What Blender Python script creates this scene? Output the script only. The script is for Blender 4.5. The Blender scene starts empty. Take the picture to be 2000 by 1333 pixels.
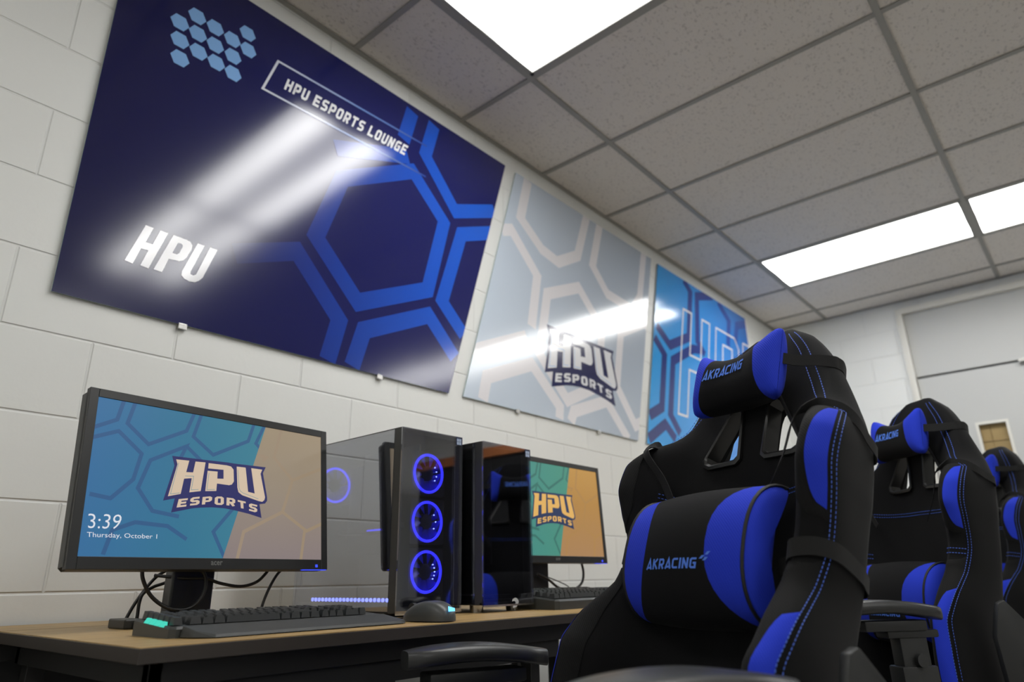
import bpy, bmesh, math, random
from mathutils import Vector, Matrix
PI = math.pi
SC = bpy.context.scene
COL = SC.collection
H = 2.853            # ceiling height
GR = 0.6096          # ceiling grid module
DZ = 0.747           # desk height

# ---------------------------------------------------------------- camera
cd = bpy.data.cameras.new('camera')
cam = bpy.data.objects.new('camera', cd)
COL.objects.link(cam)
right = Vector((0.75640409, 0.65390516, -0.01615203))
down = Vector((-0.22815336, 0.24061272, -0.94342544))
fwd = Vector((-0.61302438, 0.71729601, 0.3311911))
m = Matrix.Identity(4)
for i in range(3):
    m[i][0] = right[i]; m[i][1] = -down[i]; m[i][2] = -fwd[i]
m.translation = Vector((1.90129, -1.26452, 0.82587))
cam.matrix_world = m
cd.sensor_width = 36.0
cd.lens = 1325.085 / 2000 * 36.0
cd.clip_start = 0.02
cd.dof.use_dof = True
cd.dof.focus_distance = 1.40
cd.dof.aperture_fstop = 3.0
SC.camera = cam

# ---------------------------------------------------------------- world, exposure
w = bpy.data.worlds.new('world'); SC.world = w
w.use_nodes = True
w.node_tree.nodes['Background'].inputs[0].default_value = (0.8, 0.85, 0.9, 1)
w.node_tree.nodes['Background'].inputs[1].default_value = 0.05
SC.view_settings.view_transform = 'Standard'
SC.view_settings.look = 'None'
SC.view_settings.gamma = 1.0
SC.view_settings.exposure = 0.0
LIGHT = 9.8          # emission of the troffer diffusers

# ---------------------------------------------------------------- helpers
def lin(c):
    return tuple((x / 12.92 if x <= 0.04045 else ((x + 0.055) / 1.055) ** 2.4) for x in [v / 255 for v in c]) + (1,)

def new_mat(name):
    mt = bpy.data.materials.new(name); mt.use_nodes = True
    nt = mt.node_tree; b = nt.nodes['Principled BSDF']
    return mt, nt, b

def mat(name, col, rough=0.5, metal=0.0, spec=0.5, bump=None, emit=None, es=1.0, var=None, sheen=0.0, coat=0.0):
    """bump = (scale, strength, distance); var = (scale, amount)"""
    mt, nt, b = new_mat(name)
    c = col if len(col) == 4 else tuple(col) + (1,)
    b.inputs['Base Color'].default_value = c
    b.inputs['Roughness'].default_value = rough
    b.inputs['Metallic'].default_value = metal
    b.inputs['Specular IOR Level'].default_value = spec
    b.inputs['Sheen Weight'].default_value = sheen
    b.inputs['Coat Weight'].default_value = coat
    if emit:
        b.inputs['Emission Color'].default_value = emit if len(emit) == 4 else tuple(emit) + (1,)
        b.inputs['Emission Strength'].default_value = es
    tc = nt.nodes.new('ShaderNodeTexCoord')
    if bump:
        n = nt.nodes.new('ShaderNodeTexNoise'); n.inputs['Scale'].default_value = bump[0]; n.inputs['Detail'].default_value = 3
        bp = nt.nodes.new('ShaderNodeBump'); bp.inputs['Strength'].default_value = bump[1]; bp.inputs['Distance'].default_value = bump[2]
        nt.links.new(tc.outputs['Object'], n.inputs['Vector'])
        nt.links.new(n.outputs['Fac'], bp.inputs['Height'])
        nt.links.new(bp.outputs['Normal'], b.inputs['Normal'])
    if var:
        n = nt.nodes.new('ShaderNodeTexNoise'); n.inputs['Scale'].default_value = var[0]; n.inputs['Detail'].default_value = 4
        mx = nt.nodes.new('ShaderNodeMix'); mx.data_type = 'RGBA'
        mx.inputs[6].default_value = tuple(v * (1 - var[1]) for v in c[:3]) + (1,)
        mx.inputs[7].default_value = tuple(min(1, v * (1 + var[1])) for v in c[:3]) + (1,)
        nt.links.new(tc.outputs['Object'], n.inputs['Vector'])
        nt.links.new(n.outputs['Fac'], mx.inputs[0])
        nt.links.new(mx.outputs[2], b.inputs['Base Color'])
    return mt

def ramp_mat(name, axis, p0, p1, stops, rough=0.12, emit=False, es=1.0, spec=0.5, coat=0.0, bump=None, slant=0.0):
    """printed colour gradient along one object axis"""
    mt, nt, b = new_mat(name)
    tc = nt.nodes.new('ShaderNodeTexCoord'); sp = nt.nodes.new('ShaderNodeSeparateXYZ')
    mr = nt.nodes.new('ShaderNodeMapRange'); cr = nt.nodes.new('ShaderNodeValToRGB')
    mr.inputs['From Min'].default_value = p0; mr.inputs['From Max'].default_value = p1
    nt.links.new(tc.outputs['Object'], sp.inputs[0]); nt.links.new(sp.outputs[axis], mr.inputs['Value'])
    nt.links.new(mr.outputs[0], cr.inputs[0])
    el = cr.color_ramp.elements
    while len(el) < len(stops): el.new(0.5)
    for e, (p, c) in zip(el, stops): e.position = p; e.color = lin(c)
    b.inputs['Roughness'].default_value = rough
    b.inputs['Specular IOR Level'].default_value = spec
    b.inputs['Coat Weight'].default_value = coat
    b.inputs['Coat Roughness'].default_value = rough
    if emit:
        b.inputs['Base Color'].default_value = (0.01, 0.01, 0.01, 1)
        nt.links.new(cr.outputs[0], b.inputs['Emission Color']); b.inputs['Emission Strength'].default_value = es
    else:
        nt.links.new(cr.outputs[0], b.inputs['Base Color'])
    if bump:
        n = nt.nodes.new('ShaderNodeTexNoise'); n.inputs['Scale'].default_value = bump[0]
        bp = nt.nodes.new('ShaderNodeBump'); bp.inputs['Strength'].default_value = bump[1]; bp.inputs['Distance'].default_value = bump[2]
        nt.links.new(tc.outputs['Object'], n.inputs['Vector'])
        nt.links.new(n.outputs['Fac'], bp.inputs['Height']); nt.links.new(bp.outputs['Normal'], b.inputs['Normal'])
    return mt

class MB:
    """collects polygons; build() links them as ONE mesh object"""
    def __init__(s): s.v = []; s.f = []; s.mi = []
    def add(s, vs, fs, mi=0):
        o = len(s.v); s.v += [tuple(v) for v in vs]
        s.f += [tuple(i + o for i in f) for f in fs]; s.mi += [mi] * len(fs)
    def box(s, x0, x1, y0, y1, z0, z1, mi=0):
        vs = [(x, y, z) for z in (z0, z1) for y in (y0, y1) for x in (x0, x1)]
        s.add(vs, [(0, 2, 3, 1), (4, 5, 7, 6), (0, 1, 5, 4), (2, 6, 7, 3), (0, 4, 6, 2), (1, 3, 7, 5)], mi)
    def poly(s, pts, mi=0): s.add(pts, [tuple(range(len(pts)))], mi)
    def prism(s, pts, f, h, mi=0):
        """pts: 2-D outline, f(a, b, k) -> 3-D point for k = 0 and 1 (two ends)"""
        n = len(pts)
        vs = [f(a, b, 0) for a, b in pts] + [f(a, b, h) for a, b in pts]
        fs = [tuple(reversed(range(n))), tuple(range(n, 2 * n))] + [(i, (i + 1) % n, (i + 1) % n + n, i + n) for i in range(n)]
        s.add(vs, fs, mi)
    def cyl(s, c, r, h, ax=2, n=24, mi=0, r2=None):
        r2 = r if r2 is None else r2
        vs = []
        for k, (rr, hh) in enumerate(((r, 0), (r2, h))):
            for i in range(n):
                a = 2 * PI * i / n; p = [0, 0, 0]
                p[(ax + 1) % 3] = rr * math.cos(a); p[(ax + 2) % 3] = rr * math.sin(a); p[ax] = hh
                vs.append((c[0] + p[0], c[1] + p[1], c[2] + p[2]))
        s.add(vs, [tuple(reversed(range(n))), tuple(range(n, 2 * n))] + [(i, (i + 1) % n, (i + 1) % n + n, i + n) for i in range(n)], mi)
    def torus(s, c, R, r, ax=0, n=40, k=10, mi=0):
        vs = []
        for i in range(n):
            a = 2 * PI * i / n
            for j in range(k):
                b = 2 * PI * j / k; rr = R + r * math.cos(b); p = [0, 0, 0]
                p[(ax + 1) % 3] = rr * math.cos(a); p[(ax + 2) % 3] = rr * math.sin(a); p[ax] = r * math.sin(b)
                vs.append((c[0] + p[0], c[1] + p[1], c[2] + p[2]))
        s.add(vs, [(i * k + j, ((i + 1) % n) * k + j, ((i + 1) % n) * k + (j + 1) % k, i * k + (j + 1) % k) for i in range(n) for j in range(k)], mi)
    def grid(s, rows, mi=0, close=False):
        n = len(rows[0]); vs = [p for r in rows for p in r]
        fs = []
        for i in range(len(rows) - 1):
            for j in range(n if close else n - 1):
                fs.append((i * n + j, i * n + (j + 1) % n, (i + 1) * n + (j + 1) % n, (i + 1) * n + j))
        s.add(vs, fs, mi)
    def tube(s, pts, r, k=8, mi=0, sub=6):
        P = smooth(pts, sub); rows = []
        t0 = None; up = Vector((0, 0, 1))
        for i, p in enumerate(P):
            t = (P[min(i + 1, len(P) - 1)] - P[max(i - 1, 0)]).normalized()
            a = t.cross(up)
            if a.length < 1e-3: a = t.cross(Vector((0, 1, 0)))
            a.normalize()
            if t0 is not None and a.dot(t0) < 0: a = -a
            t0 = a; b = t.cross(a)
            rows.append([p + (a * math.cos(2 * PI * j / k) + b * math.sin(2 * PI * j / k)) * r for j in range(k)])
        s.grid(rows, mi, close=True)
        n0 = len(s.v)
        s.poly(rows[0][::-1], mi); s.poly(rows[-1], mi)
    def xf(s, M):
        s.v = [tuple(M @ Vector(v)) for v in s.v]; return s
    def build(s, name, mats, parent=None, smooth_angle=None, bevel=0, loc=(0, 0, 0), seg=2, merge=False, fixn=True):
        me = bpy.data.meshes.new(name); me.from_pydata(s.v, [], s.f)
        mats = mats if isinstance(mats, (list, tuple)) else [mats]
        for mt in mats: me.materials.append(mt)
        for p, i in zip(me.polygons, s.mi): p.material_index = i
        bm = bmesh.new(); bm.from_mesh(me)
        if merge: bmesh.ops.remove_doubles(bm, verts=bm.verts, dist=1e-5)
        if bevel:
            es = [e for e in bm.edges if len(e.link_faces) == 2 and e.calc_face_angle(0) > 0.5]
            bmesh.ops.bevel(bm, geom=es, offset=bevel, segments=seg, profile=0.5, affect='EDGES', clamp_overlap=True)
        if fixn: bmesh.ops.recalc_face_normals(bm, faces=bm.faces)
        bm.to_mesh(me); bm.free()
        if smooth_angle is not None:
            for p in me.polygons: p.use_smooth = True
            me.set_sharp_from_angle(angle=math.radians(smooth_angle))
        o = bpy.data.objects.new(name, me); COL.objects.link(o); o.location = loc
        if parent: o.parent = parent
        return o

def smooth(pts, sub=6):
    P = [Vector(p) for p in pts]
    if len(P) < 3 or sub < 2: return P
    out = []
    for i in range(len(P) - 1):
        a, b, c, d = P[max(i - 1, 0)], P[i], P[i + 1], P[min(i + 2, len(P) - 1)]
        for k in range(sub):
            t = k / sub
            out.append(0.5 * ((2 * b) + (c - a) * t + (2 * a - 5 * b + 4 * c - d) * t * t + (3 * b - a - 3 * c + d) * t ** 3))
    out.append(P[-1]); return out

def tag(o, label=None, cat=None, group=None, kind=None):
    if label: o['label'] = label
    if cat: o['category'] = cat
    if group: o['group'] = group
    if kind: o['kind'] = kind
    return o
def thing(name, label, cat, loc=(0, 0, 0), rz=0, group=None):
    o = bpy.data.objects.new(name, None); COL.objects.link(o); o.empty_display_size = 0.1
    o.location = loc; o.rotation_euler = (0, 0, rz)
    return tag(o, label, cat, group)
def kids(o): return [c for c in bpy.data.objects if c.parent == o]
def copy_tree(o, parent=None):
    c = o.copy(); COL.objects.link(c); c.parent = parent
    for ch in kids(o): copy_tree(ch, c)
    return c
def tab(x, xs, ys):
    """smooth interpolation in a table"""
    if x <= xs[0]: return ys[0]
    if x >= xs[-1]: return ys[-1]
    for i in range(len(xs) - 1):
        if x <= xs[i + 1]: break
    n = len(xs)
    def sl(j):
        if j <= 0: return (ys[1] - ys[0]) / (xs[1] - xs[0])
        if j >= n - 1: return (ys[-1] - ys[-2]) / (xs[-1] - xs[-2])
        a = (ys[j] - ys[j - 1]) / (xs[j] - xs[j - 1]); b = (ys[j + 1] - ys[j]) / (xs[j + 1] - xs[j])
        return 0 if a * b <= 0 else 2 * a * b / (a + b)
    h = xs[i + 1] - xs[i]; t = (x - xs[i]) / h
    return ((2 * t ** 3 - 3 * t * t + 1) * ys[i] + (t ** 3 - 2 * t * t + t) * h * sl(i)
            + (-2 * t ** 3 + 3 * t * t) * ys[i + 1] + (t ** 3 - t * t) * h * sl(i + 1))

# ---------------------------------------------------------------- lettering
GL = {
 'H': [[(.6, 0), (.6, 6)], [(3.4, 0), (3.4, 6)], [(.6, 3), (3.4, 3)]],
 'P': [[(.6, 0), (.6, 5.4), (2.8, 5.4), (3.4, 4.8), (3.4, 3.1), (2.8, 2.5), (.6, 2.5)]],
 'U': [[(.6, 6), (.6, 1.2), (1.2, .6), (2.8, .6), (3.4, 1.2), (3.4, 6)]],
 'E': [[(4, 5.4), (.6, 5.4), (.6, .6), (4, .6)], [(.6, 3), (3.6, 3)]],
 'S': [[(3.9, 5.4), (1.2, 5.4), (.6, 4.8), (.6, 3.6), (1.2, 3), (2.8, 3), (3.4, 2.4), (3.4, 1.2), (2.8, .6), (.1, .6)]],
 'O': [[(.6, 1.2), (.6, 4.8), (1.2, 5.4), (2.8, 5.4), (3.4, 4.8), (3.4, 1.2), (2.8, .6), (1.2, .6), (.6, 1.2)]],
 'R': [[(.6, 0), (.6, 5.4), (2.8, 5.4), (3.4, 4.8), (3.4, 3.1), (2.8, 2.5), (.6, 2.5)], [(2, 2.5), (3.4, 0)]],
 'T': [[(0, 5.4), (4, 5.4)], [(2, 0), (2, 5.4)]],
 'L': [[(.6, 6), (.6, .6), (4, .6)]],
 'N': [[(.6, 0), (.6, 6)], [(3.4, 0), (3.4, 6)], [(.6, 5.6), (3.4, .4)]],
 'G': [[(3.9, 5.4), (1.2, 5.4), (.6, 4.8), (.6, 1.2), (1.2, .6), (3.4, .6), (3.4, 3), (2, 3)]],
 'A': [[(.3, 0), (2.2, 5.6), (3.7, 0)], [(.9, 1.1), (3.2, 1.1)]],
 'K': [[(.6, 0), (.6, 6)], [(.6, 2.8), (3.6, 6)], [(1.4, 3.4), (3.6, 0)]],
 'C': [[(3.9, 5.4), (1.2, 5.4), (.6, 4.8), (.6, 1.2), (1.2, .6), (3.9, .6)]],
 'I': [[(.6, 0), (.6, 6)]],
}
def stroke(pts, wd):
    """mitred 2-D ribbon -> list of quads"""
    n = len(pts); closed = n > 2 and abs(pts[0][0] - pts[-1][0]) + abs(pts[0][1] - pts[-1][1]) < 1e-9
    P = [Vector((a, b)) for a, b in pts]; L = []; R = []
    for i in range(n):
        dp = (P[i] - P[i - 1]) if i else ((P[-1] - P[-2]) if closed else None)
        dn = (P[i + 1] - P[i]) if i < n - 1 else ((P[1] - P[0]) if closed else None)
        if dp is None: dp = dn
        if dn is None: dn = dp
        dp = dp.normalized(); dn = dn.normalized(); t = (dp + dn)
        t = t.normalized() if t.length > 1e-6 else dn
        nn = Vector((-t.y, t.x)); k = max(0.35, nn.dot(Vector((-dn.y, dn.x))))
        o = nn * (wd / 2 / k); L.append(P[i] + o); R.append(P[i] - o)
    return [[R[i], R[i + 1], L[i + 1], L[i]] for i in range(n - 1)]
def glyph_quads(ch, wd=1.2):
    out = []
    for k, pl in enumerate(GL[ch]): out += [(q, k) for q in stroke(pl, wd)]
    return out
def word(txt, gap=0.9, wd=1.2):
    """-> list of (quad, layer) in font units, total width"""
    x = 0; out = []
    for ch in txt:
        if ch == ' ': x += 2.6; continue
        for q, k in glyph_quads(ch, wd): out.append(([(p[0] + x, p[1]) for p in q], k))
        x += (1.2 if ch == 'I' else 4) + gap
    return out, x - gap
def bilin(q, u, v):
    """q = TL, TR, BR, BL"""
    (a, b, c, d) = [Vector(p) for p in q]
    return (d * (1 - u) + c * u) * (1 - v) + (a * (1 - u) + b * u) * v
def font_mesh(txt, bold=0.0):
    cu = bpy.data.curves.new('lettering', 'FONT'); cu.body = txt; cu.offset = bold; cu.resolution_u = 3
    o = bpy.data.objects.new('lettering', cu); COL.objects.link(o)
    bpy.context.view_layer.update()
    me = bpy.data.meshes.new_from_object(o.evaluated_get(bpy.context.evaluated_depsgraph_get()))
    vs = [tuple(v.co) for v in me.vertices]; fs = [tuple(p.vertices) for p in me.polygons]
    bpy.data.objects.remove(o); bpy.data.curves.remove(cu); bpy.data.meshes.remove(me)
    x0 = min(v[0] for v in vs); x1 = max(v[0] for v in vs); y0 = min(v[1] for v in vs); y1 = max(v[1] for v in vs)
    return [((v[0] - x0) / (x1 - x0), (v[1] - y0) / (y1 - y0)) for v in vs], fs

# ---------------------------------------------------------------- traced outlines, metres in the plane of the thing itself
LOGO = [(-0.1116, 0.0521), (-0.0371, 0.0527), (0.0129, 0.0536), (0.028, 0.0531), (0.1087, 0.054), (0.1019, 0.0396), (0.1145, -0.0147), (0.1148, -0.0225), (0.1096, -0.0291), (0.0955, -0.0317), (0.1019, -0.0618), (0.0705, -0.0547), (0.04, -0.0499), (0.0121, -0.0466), (-0.0164, -0.0464), (-0.0394, -0.0484), (-0.0603, -0.0515), (-0.1042, -0.0628), (-0.0989, -0.0341), (-0.1223, -0.0405), (-0.1052, 0.0326)]
LH = [(-0.1027, 0.0459), (-0.0745, 0.0466), (-0.0793, 0.0218), (-0.0643, 0.0228), (-0.0608, 0.0465), (-0.0383, 0.0473), (-0.0449, -0.0146), (-0.0694, -0.0194), (-0.0664, 0.0104), (-0.0827, 0.0077), (-0.0874, -0.0241), (-0.1134, -0.0311), (-0.099, 0.0362)]
LP = [(-0.0312, 0.0467), (0.0117, 0.0468), (0.0217, 0.0454), (0.0279, 0.0391), (0.0301, 0.0133), (0.0255, 0.006), (0.019, 0.0038), (-0.0094, 0.0048), (-0.01, -0.0113), (-0.0349, -0.0138), (-0.0324, 0.03), (-0.0094, 0.0306), (-0.0093, 0.0153), (0.0052, 0.0165), (0.0041, 0.0361), (-0.0315, 0.0351)]
LU = [(0.0351, 0.047), (0.0573, 0.0472), (0.0658, -0.0064), (0.0824, -0.0088), (0.0713, 0.0476), (0.0998, 0.0473), (0.0957, 0.0373), (0.1092, -0.0151), (0.1076, -0.0215), (0.1024, -0.0258), (0.0935, -0.0249), (0.0517, -0.0152), (0.0421, -0.0092), (0.0391, 0.0004)]
ESP = [('E', [(-0.0901, -0.0352), (-0.0714, -0.0319), (-0.0738, -0.0483), (-0.0931, -0.0517)]), ('S', [(-0.0649, -0.03), (-0.0458, -0.0266), (-0.0467, -0.0428), (-0.0666, -0.0461)]), ('P', [(-0.0391, -0.0269), (-0.0187, -0.0233), (-0.02, -0.0394), (-0.0399, -0.0423)]), ('O', [(-0.0116, -0.0235), (0.0075, -0.0222), (0.0085, -0.0395), (-0.0118, -0.0403)]), ('R', [(0.0156, -0.0235), (0.0346, -0.0242), (0.0354, -0.0405), (0.0157, -0.0397)]), ('T', [(0.0413, -0.0266), (0.0608, -0.0289), (0.0624, -0.0447), (0.0438, -0.0429)]), ('S', [(0.0703, -0.0312), (0.0904, -0.0344), (0.0893, -0.0505), (0.0693, -0.0472)])]
SPLIT = [(0.1056, 0.1535), (0.0133, -0.1502)]
MHEX = [[(-0.2171, 0.1554), (-0.2266, 0.1099), (-0.268, 0.0875)], [(-0.1947, 0.1558), (-0.2065, 0.1056), (-0.1617, 0.0694), (-0.0853, 0.1095), (-0.0677, 0.1595)], [(-0.2689, 0.0671), (-0.2213, 0.0875), (-0.1732, 0.0483), (-0.184, -0.0039), (-0.2218, -0.0438), (-0.2592, -0.0384)], [(-0.0528, 0.158), (-0.0693, 0.0995), (-0.0218, 0.0659), (0.0612, 0.1089), (0.0751, 0.1539)], [(0.1073, 0.1641), (0.081, 0.1064), (0.11, 0.0815)], [(-0.0964, 0.0424), (-0.0827, 0.0767), (-0.1548, 0.0375), (-0.1736, -0.02), (-0.1415, -0.0619), (-0.0871, -0.0697)], [(-0.0827, 0.0767), (-0.0468, 0.0485)], [(-0.2233, -0.1459), (-0.2118, -0.1014), (-0.172, -0.0854), (-0.1088, -0.0895), (-0.0678, -0.1138)], [(0.038, -0.0378), (-0.0114, -0.0965), (0.0175, -0.1495)]]
MHEX2 = [[(0.1517, 0.1622), (0.1305, 0.0796), (0.1821, 0.0309), (0.286, 0.0771)], [(0.1821, 0.0309), (0.1563, -0.0449), (0.0591, -0.0935), (0.0457, -0.1531)], [(0.1563, -0.0449), (0.2232, -0.0849), (0.2847, -0.0587)], [(0.1004, 0.0668), (0.1101, 0.077), (0.0604, 0.0838)], [(0.2178, -0.0851), (0.2078, -0.1514)]]
T339 = [(-0.2571, -0.0743), (-0.1965, -0.0726), (-0.2539, -0.1001), (-0.2004, -0.0998)]
THU = [(-0.255, -0.107), (-0.1277, -0.1061), (-0.2536, -0.1184), (-0.1275, -0.1172)]
ACER = [(-0.0137, -0.1555), (0.0125, -0.1553), (-0.0131, -0.1636), (0.0129, -0.1634)]
POWER = [(0.2505, -0.1634), (0.2159, -0.167), (0.2786, -0.1668)]
B1 = [(-0.8292, 1.5279), (0.5559, 1.527), (0.9211, 2.7658), (-0.4813, 2.7452)]
B1H = [[(-0.0098, 2.2453), (0.3276, 2.4422), (0.5129, 2.2776), (0.4295, 1.9349), (0.0955, 1.7784), (-0.0983, 1.9697)], [(-0.378, 1.7989), (-0.166, 1.8861), (0.0227, 1.6883), (-0.013, 1.5337)], [(0.8289, 2.3526), (0.6186, 2.2616), (0.51, 1.9109), (0.6372, 1.7958)], [(0.4411, 2.7377), (0.3957, 2.558), (0.58, 2.3606), (0.8363, 2.4704)], [(0.3148, 2.7366), (0.2726, 2.5686)], [(0.0878, 1.535), (0.1292, 1.6799), (0.4381, 1.8266), (0.5864, 1.6847)]]
B1LOGO = [(-0.6511, 2.5154), (-0.6033, 2.5751), (-0.5422, 2.5721), (-0.4815, 2.5657), (-0.4333, 2.6256), (-0.6417, 2.4511), (-0.5924, 2.5113), (-0.5334, 2.5057), (-0.4713, 2.5018), (-0.4233, 2.561), (-0.6322, 2.3856), (-0.5813, 2.446), (-0.5218, 2.4422), (-0.4629, 2.4363)]
B1RECT = [(-0.3119, 2.5869), (-0.3561, 2.4409), (0.4094, 2.4423), (0.486, 2.6064)]
B1TEXT = [(-0.2679, 2.5379), (-0.279, 2.4864), (0.2988, 2.5492), (0.2787, 2.4956)]
H1 = [(-0.6425, 1.7901), (-0.6207, 1.7899), (-0.6352, 1.7392), (-0.616, 1.7394), (-0.6018, 1.7893), (-0.5801, 1.7887), (-0.6159, 1.6644), (-0.6381, 1.6662), (-0.6242, 1.7176), (-0.6438, 1.7165), (-0.6579, 1.6643), (-0.6795, 1.6669)]
P1 = [(-0.5648, 1.7892), (-0.5269, 1.7892), (-0.5147, 1.7864), (-0.5076, 1.7779), (-0.5075, 1.7649), (-0.5188, 1.7329), (-0.527, 1.7208), (-0.5376, 1.7151), (-0.567, 1.7118), (-0.579, 1.6657), (-0.6025, 1.6664)]
P1c = [(-0.5489, 1.7696), (-0.5393, 1.7714), (-0.5345, 1.7668), (-0.5351, 1.76), (-0.5412, 1.7394), (-0.5469, 1.7337), (-0.5598, 1.7334)]
U1 = [(-0.4932, 1.79), (-0.4724, 1.7894), (-0.5009, 1.6952), (-0.5005, 1.6863), (-0.4919, 1.6846), (-0.4844, 1.6909), (-0.455, 1.7902), (-0.432, 1.7902), (-0.4636, 1.6878), (-0.4735, 1.6735), (-0.4842, 1.6654), (-0.5005, 1.6627), (-0.5159, 1.6666), (-0.5252, 1.6743), (-0.5253, 1.6868)]
B2 = [(1.0023, 2.7572), (0.6367, 1.5222), (2.0051, 1.5367), (2.3504, 2.7766)]
B2H = [[(1.0971, 2.7647), (1.0298, 2.5177), (1.1942, 2.4041), (1.328, 2.3806), (1.5107, 2.4842), (1.6246, 2.7783)], [(0.8861, 2.3923), (0.9578, 2.4211), (1.1497, 2.2411), (1.0935, 1.9572)], [(1.0537, 1.8966), (0.7363, 1.7563), (0.7009, 1.7168)], [(1.7607, 2.7896), (1.6534, 2.4755), (1.79, 2.345), (2.06, 2.33), (2.1566, 2.4352), (2.2588, 2.7867)], [(0.7539, 1.536), (0.7792, 1.642), (1.087, 1.7682), (1.2939, 1.6006), (1.2857, 1.5429)], [(1.3781, 1.5407), (1.4061, 1.5969), (1.7087, 1.7043), (1.9023, 1.528)], [(1.15, 1.834), (1.357, 1.646), (1.629, 1.77), (1.712, 2.11), (1.505, 2.293), (1.225, 2.168), (1.15, 1.834)], [(2.0652, 1.6487), (1.9864, 1.6168), (1.8223, 1.809), (1.905, 2.145), (2.19, 2.28), (2.33, 2.15)]]
B2LOGO = [(1.2122, 2.0039), (1.8111, 2.0053), (1.2358, 1.6893), (1.8023, 1.6926), (1.1903, 1.7542), (1.8304, 1.7813)]
B3 = [(2.4348, 2.7663), (2.101, 1.5324), (3.8385, 2.782), (3.8356, 2.6146)]
B3H = [[(2.7948, 2.7666), (2.8791, 2.7051), (2.7783, 2.3419), (2.4925, 2.2134), (2.3419, 2.3062)], [(3.246, 2.7862), (2.9788, 2.7029), (2.9071, 2.3433), (3.0004, 2.2705)], [(2.2999, 2.2177), (2.4077, 2.1297), (2.3119, 1.7772), (2.1548, 1.7024)], [(2.9378, 2.2873), (2.8259, 2.2705), (2.5159, 2.1164), (2.4137, 1.7496), (2.5132, 1.6477)], [(2.124, 1.5624), (2.3381, 1.6795), (2.4489, 1.6029)], [(3.3405, 2.768), (3.5034, 2.6605), (3.4281, 2.441)], [(3.8717, 2.7383), (3.6521, 2.6654), (3.5761, 2.5014)]]
B3T = [(2.7348, 2.5302), (2.8635, 2.5355), (2.7585, 2.2028), (2.9106, 2.2178), (3.007, 2.5326), (3.1233, 2.5373), (2.5197, 1.7718), (2.6349, 1.7723), (2.728, 2.11), (2.8116, 2.1132), (3.2309, 2.5385), (3.4882, 2.5613), (3.6051, 2.5087), (3.6975, 2.5441)]
V = [(-0.3224, 1.3905), (-0.8994, 1.9335)]
LOOP = [(0.43, -0.6745, 0.8563), (0.43, -0.6691, 0.8344), (0.43, -0.6501, 0.8057), (0.43, -0.6203, 0.7848), (0.43, -0.5909, 0.7779), (0.43, -0.5656, 0.7827), (0.43, -0.547, 0.8028), (0.43, -0.5428, 0.8278), (0.43, -0.5499, 0.8481), (0.43, -0.5658, 0.8603)]
C2 = [(0.4, -0.5755, 0.8386), (0.4, -0.5317, 0.8382), (0.4, -0.4962, 0.8274), (0.4, -0.4481, 0.8202), (0.4, -0.4122, 0.8283), (0.4, -0.3914, 0.8457), (0.4, -0.378, 0.8647)]
C3 = [(0.4, -0.3433, 0.8613), (0.4, -0.3602, 0.8455), (0.4, -0.3756, 0.8201), (0.4, -0.3886, 0.7876), (0.4, -0.3943, 0.7609)]
C4 = [(0.3, -0.6416, 0.7555), (0.3, -0.6276, 0.7876), (0.3, -0.6088, 0.8196), (0.3, -0.591, 0.8422), (0.3, -0.5713, 0.8558)]
C5 = [(0.31, -0.6218, 0.7646), (0.31, -0.6219, 0.7915), (0.31, -0.6165, 0.8095), (0.31, -0.5975, 0.8224), (0.31, -0.5771, 0.8293)]
C6 = [(0.44, 0.7977, 0.8862), (0.44, 0.8102, 0.8502), (0.44, 0.8041, 0.8162), (0.44, 0.7716, 0.7949), (0.44, 0.7174, 0.7862), (0.44, 0.6606, 0.797), (0.44, 0.6065, 0.8234), (0.44, 0.5534, 0.8397)]
C7 = [(0.4, 0.6031, 0.8401), (0.4, 0.672, 0.8265), (0.4, 0.758, 0.8038), (0.4, 0.8018, 0.7827), (0.4, 0.8625, 0.7642)]
C8 = [(0.4, 0.6156, 0.8142), (0.4, 0.6559, 0.7908), (0.4, 0.6974, 0.7736), (0.4, 0.7172, 0.7665)]

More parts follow.
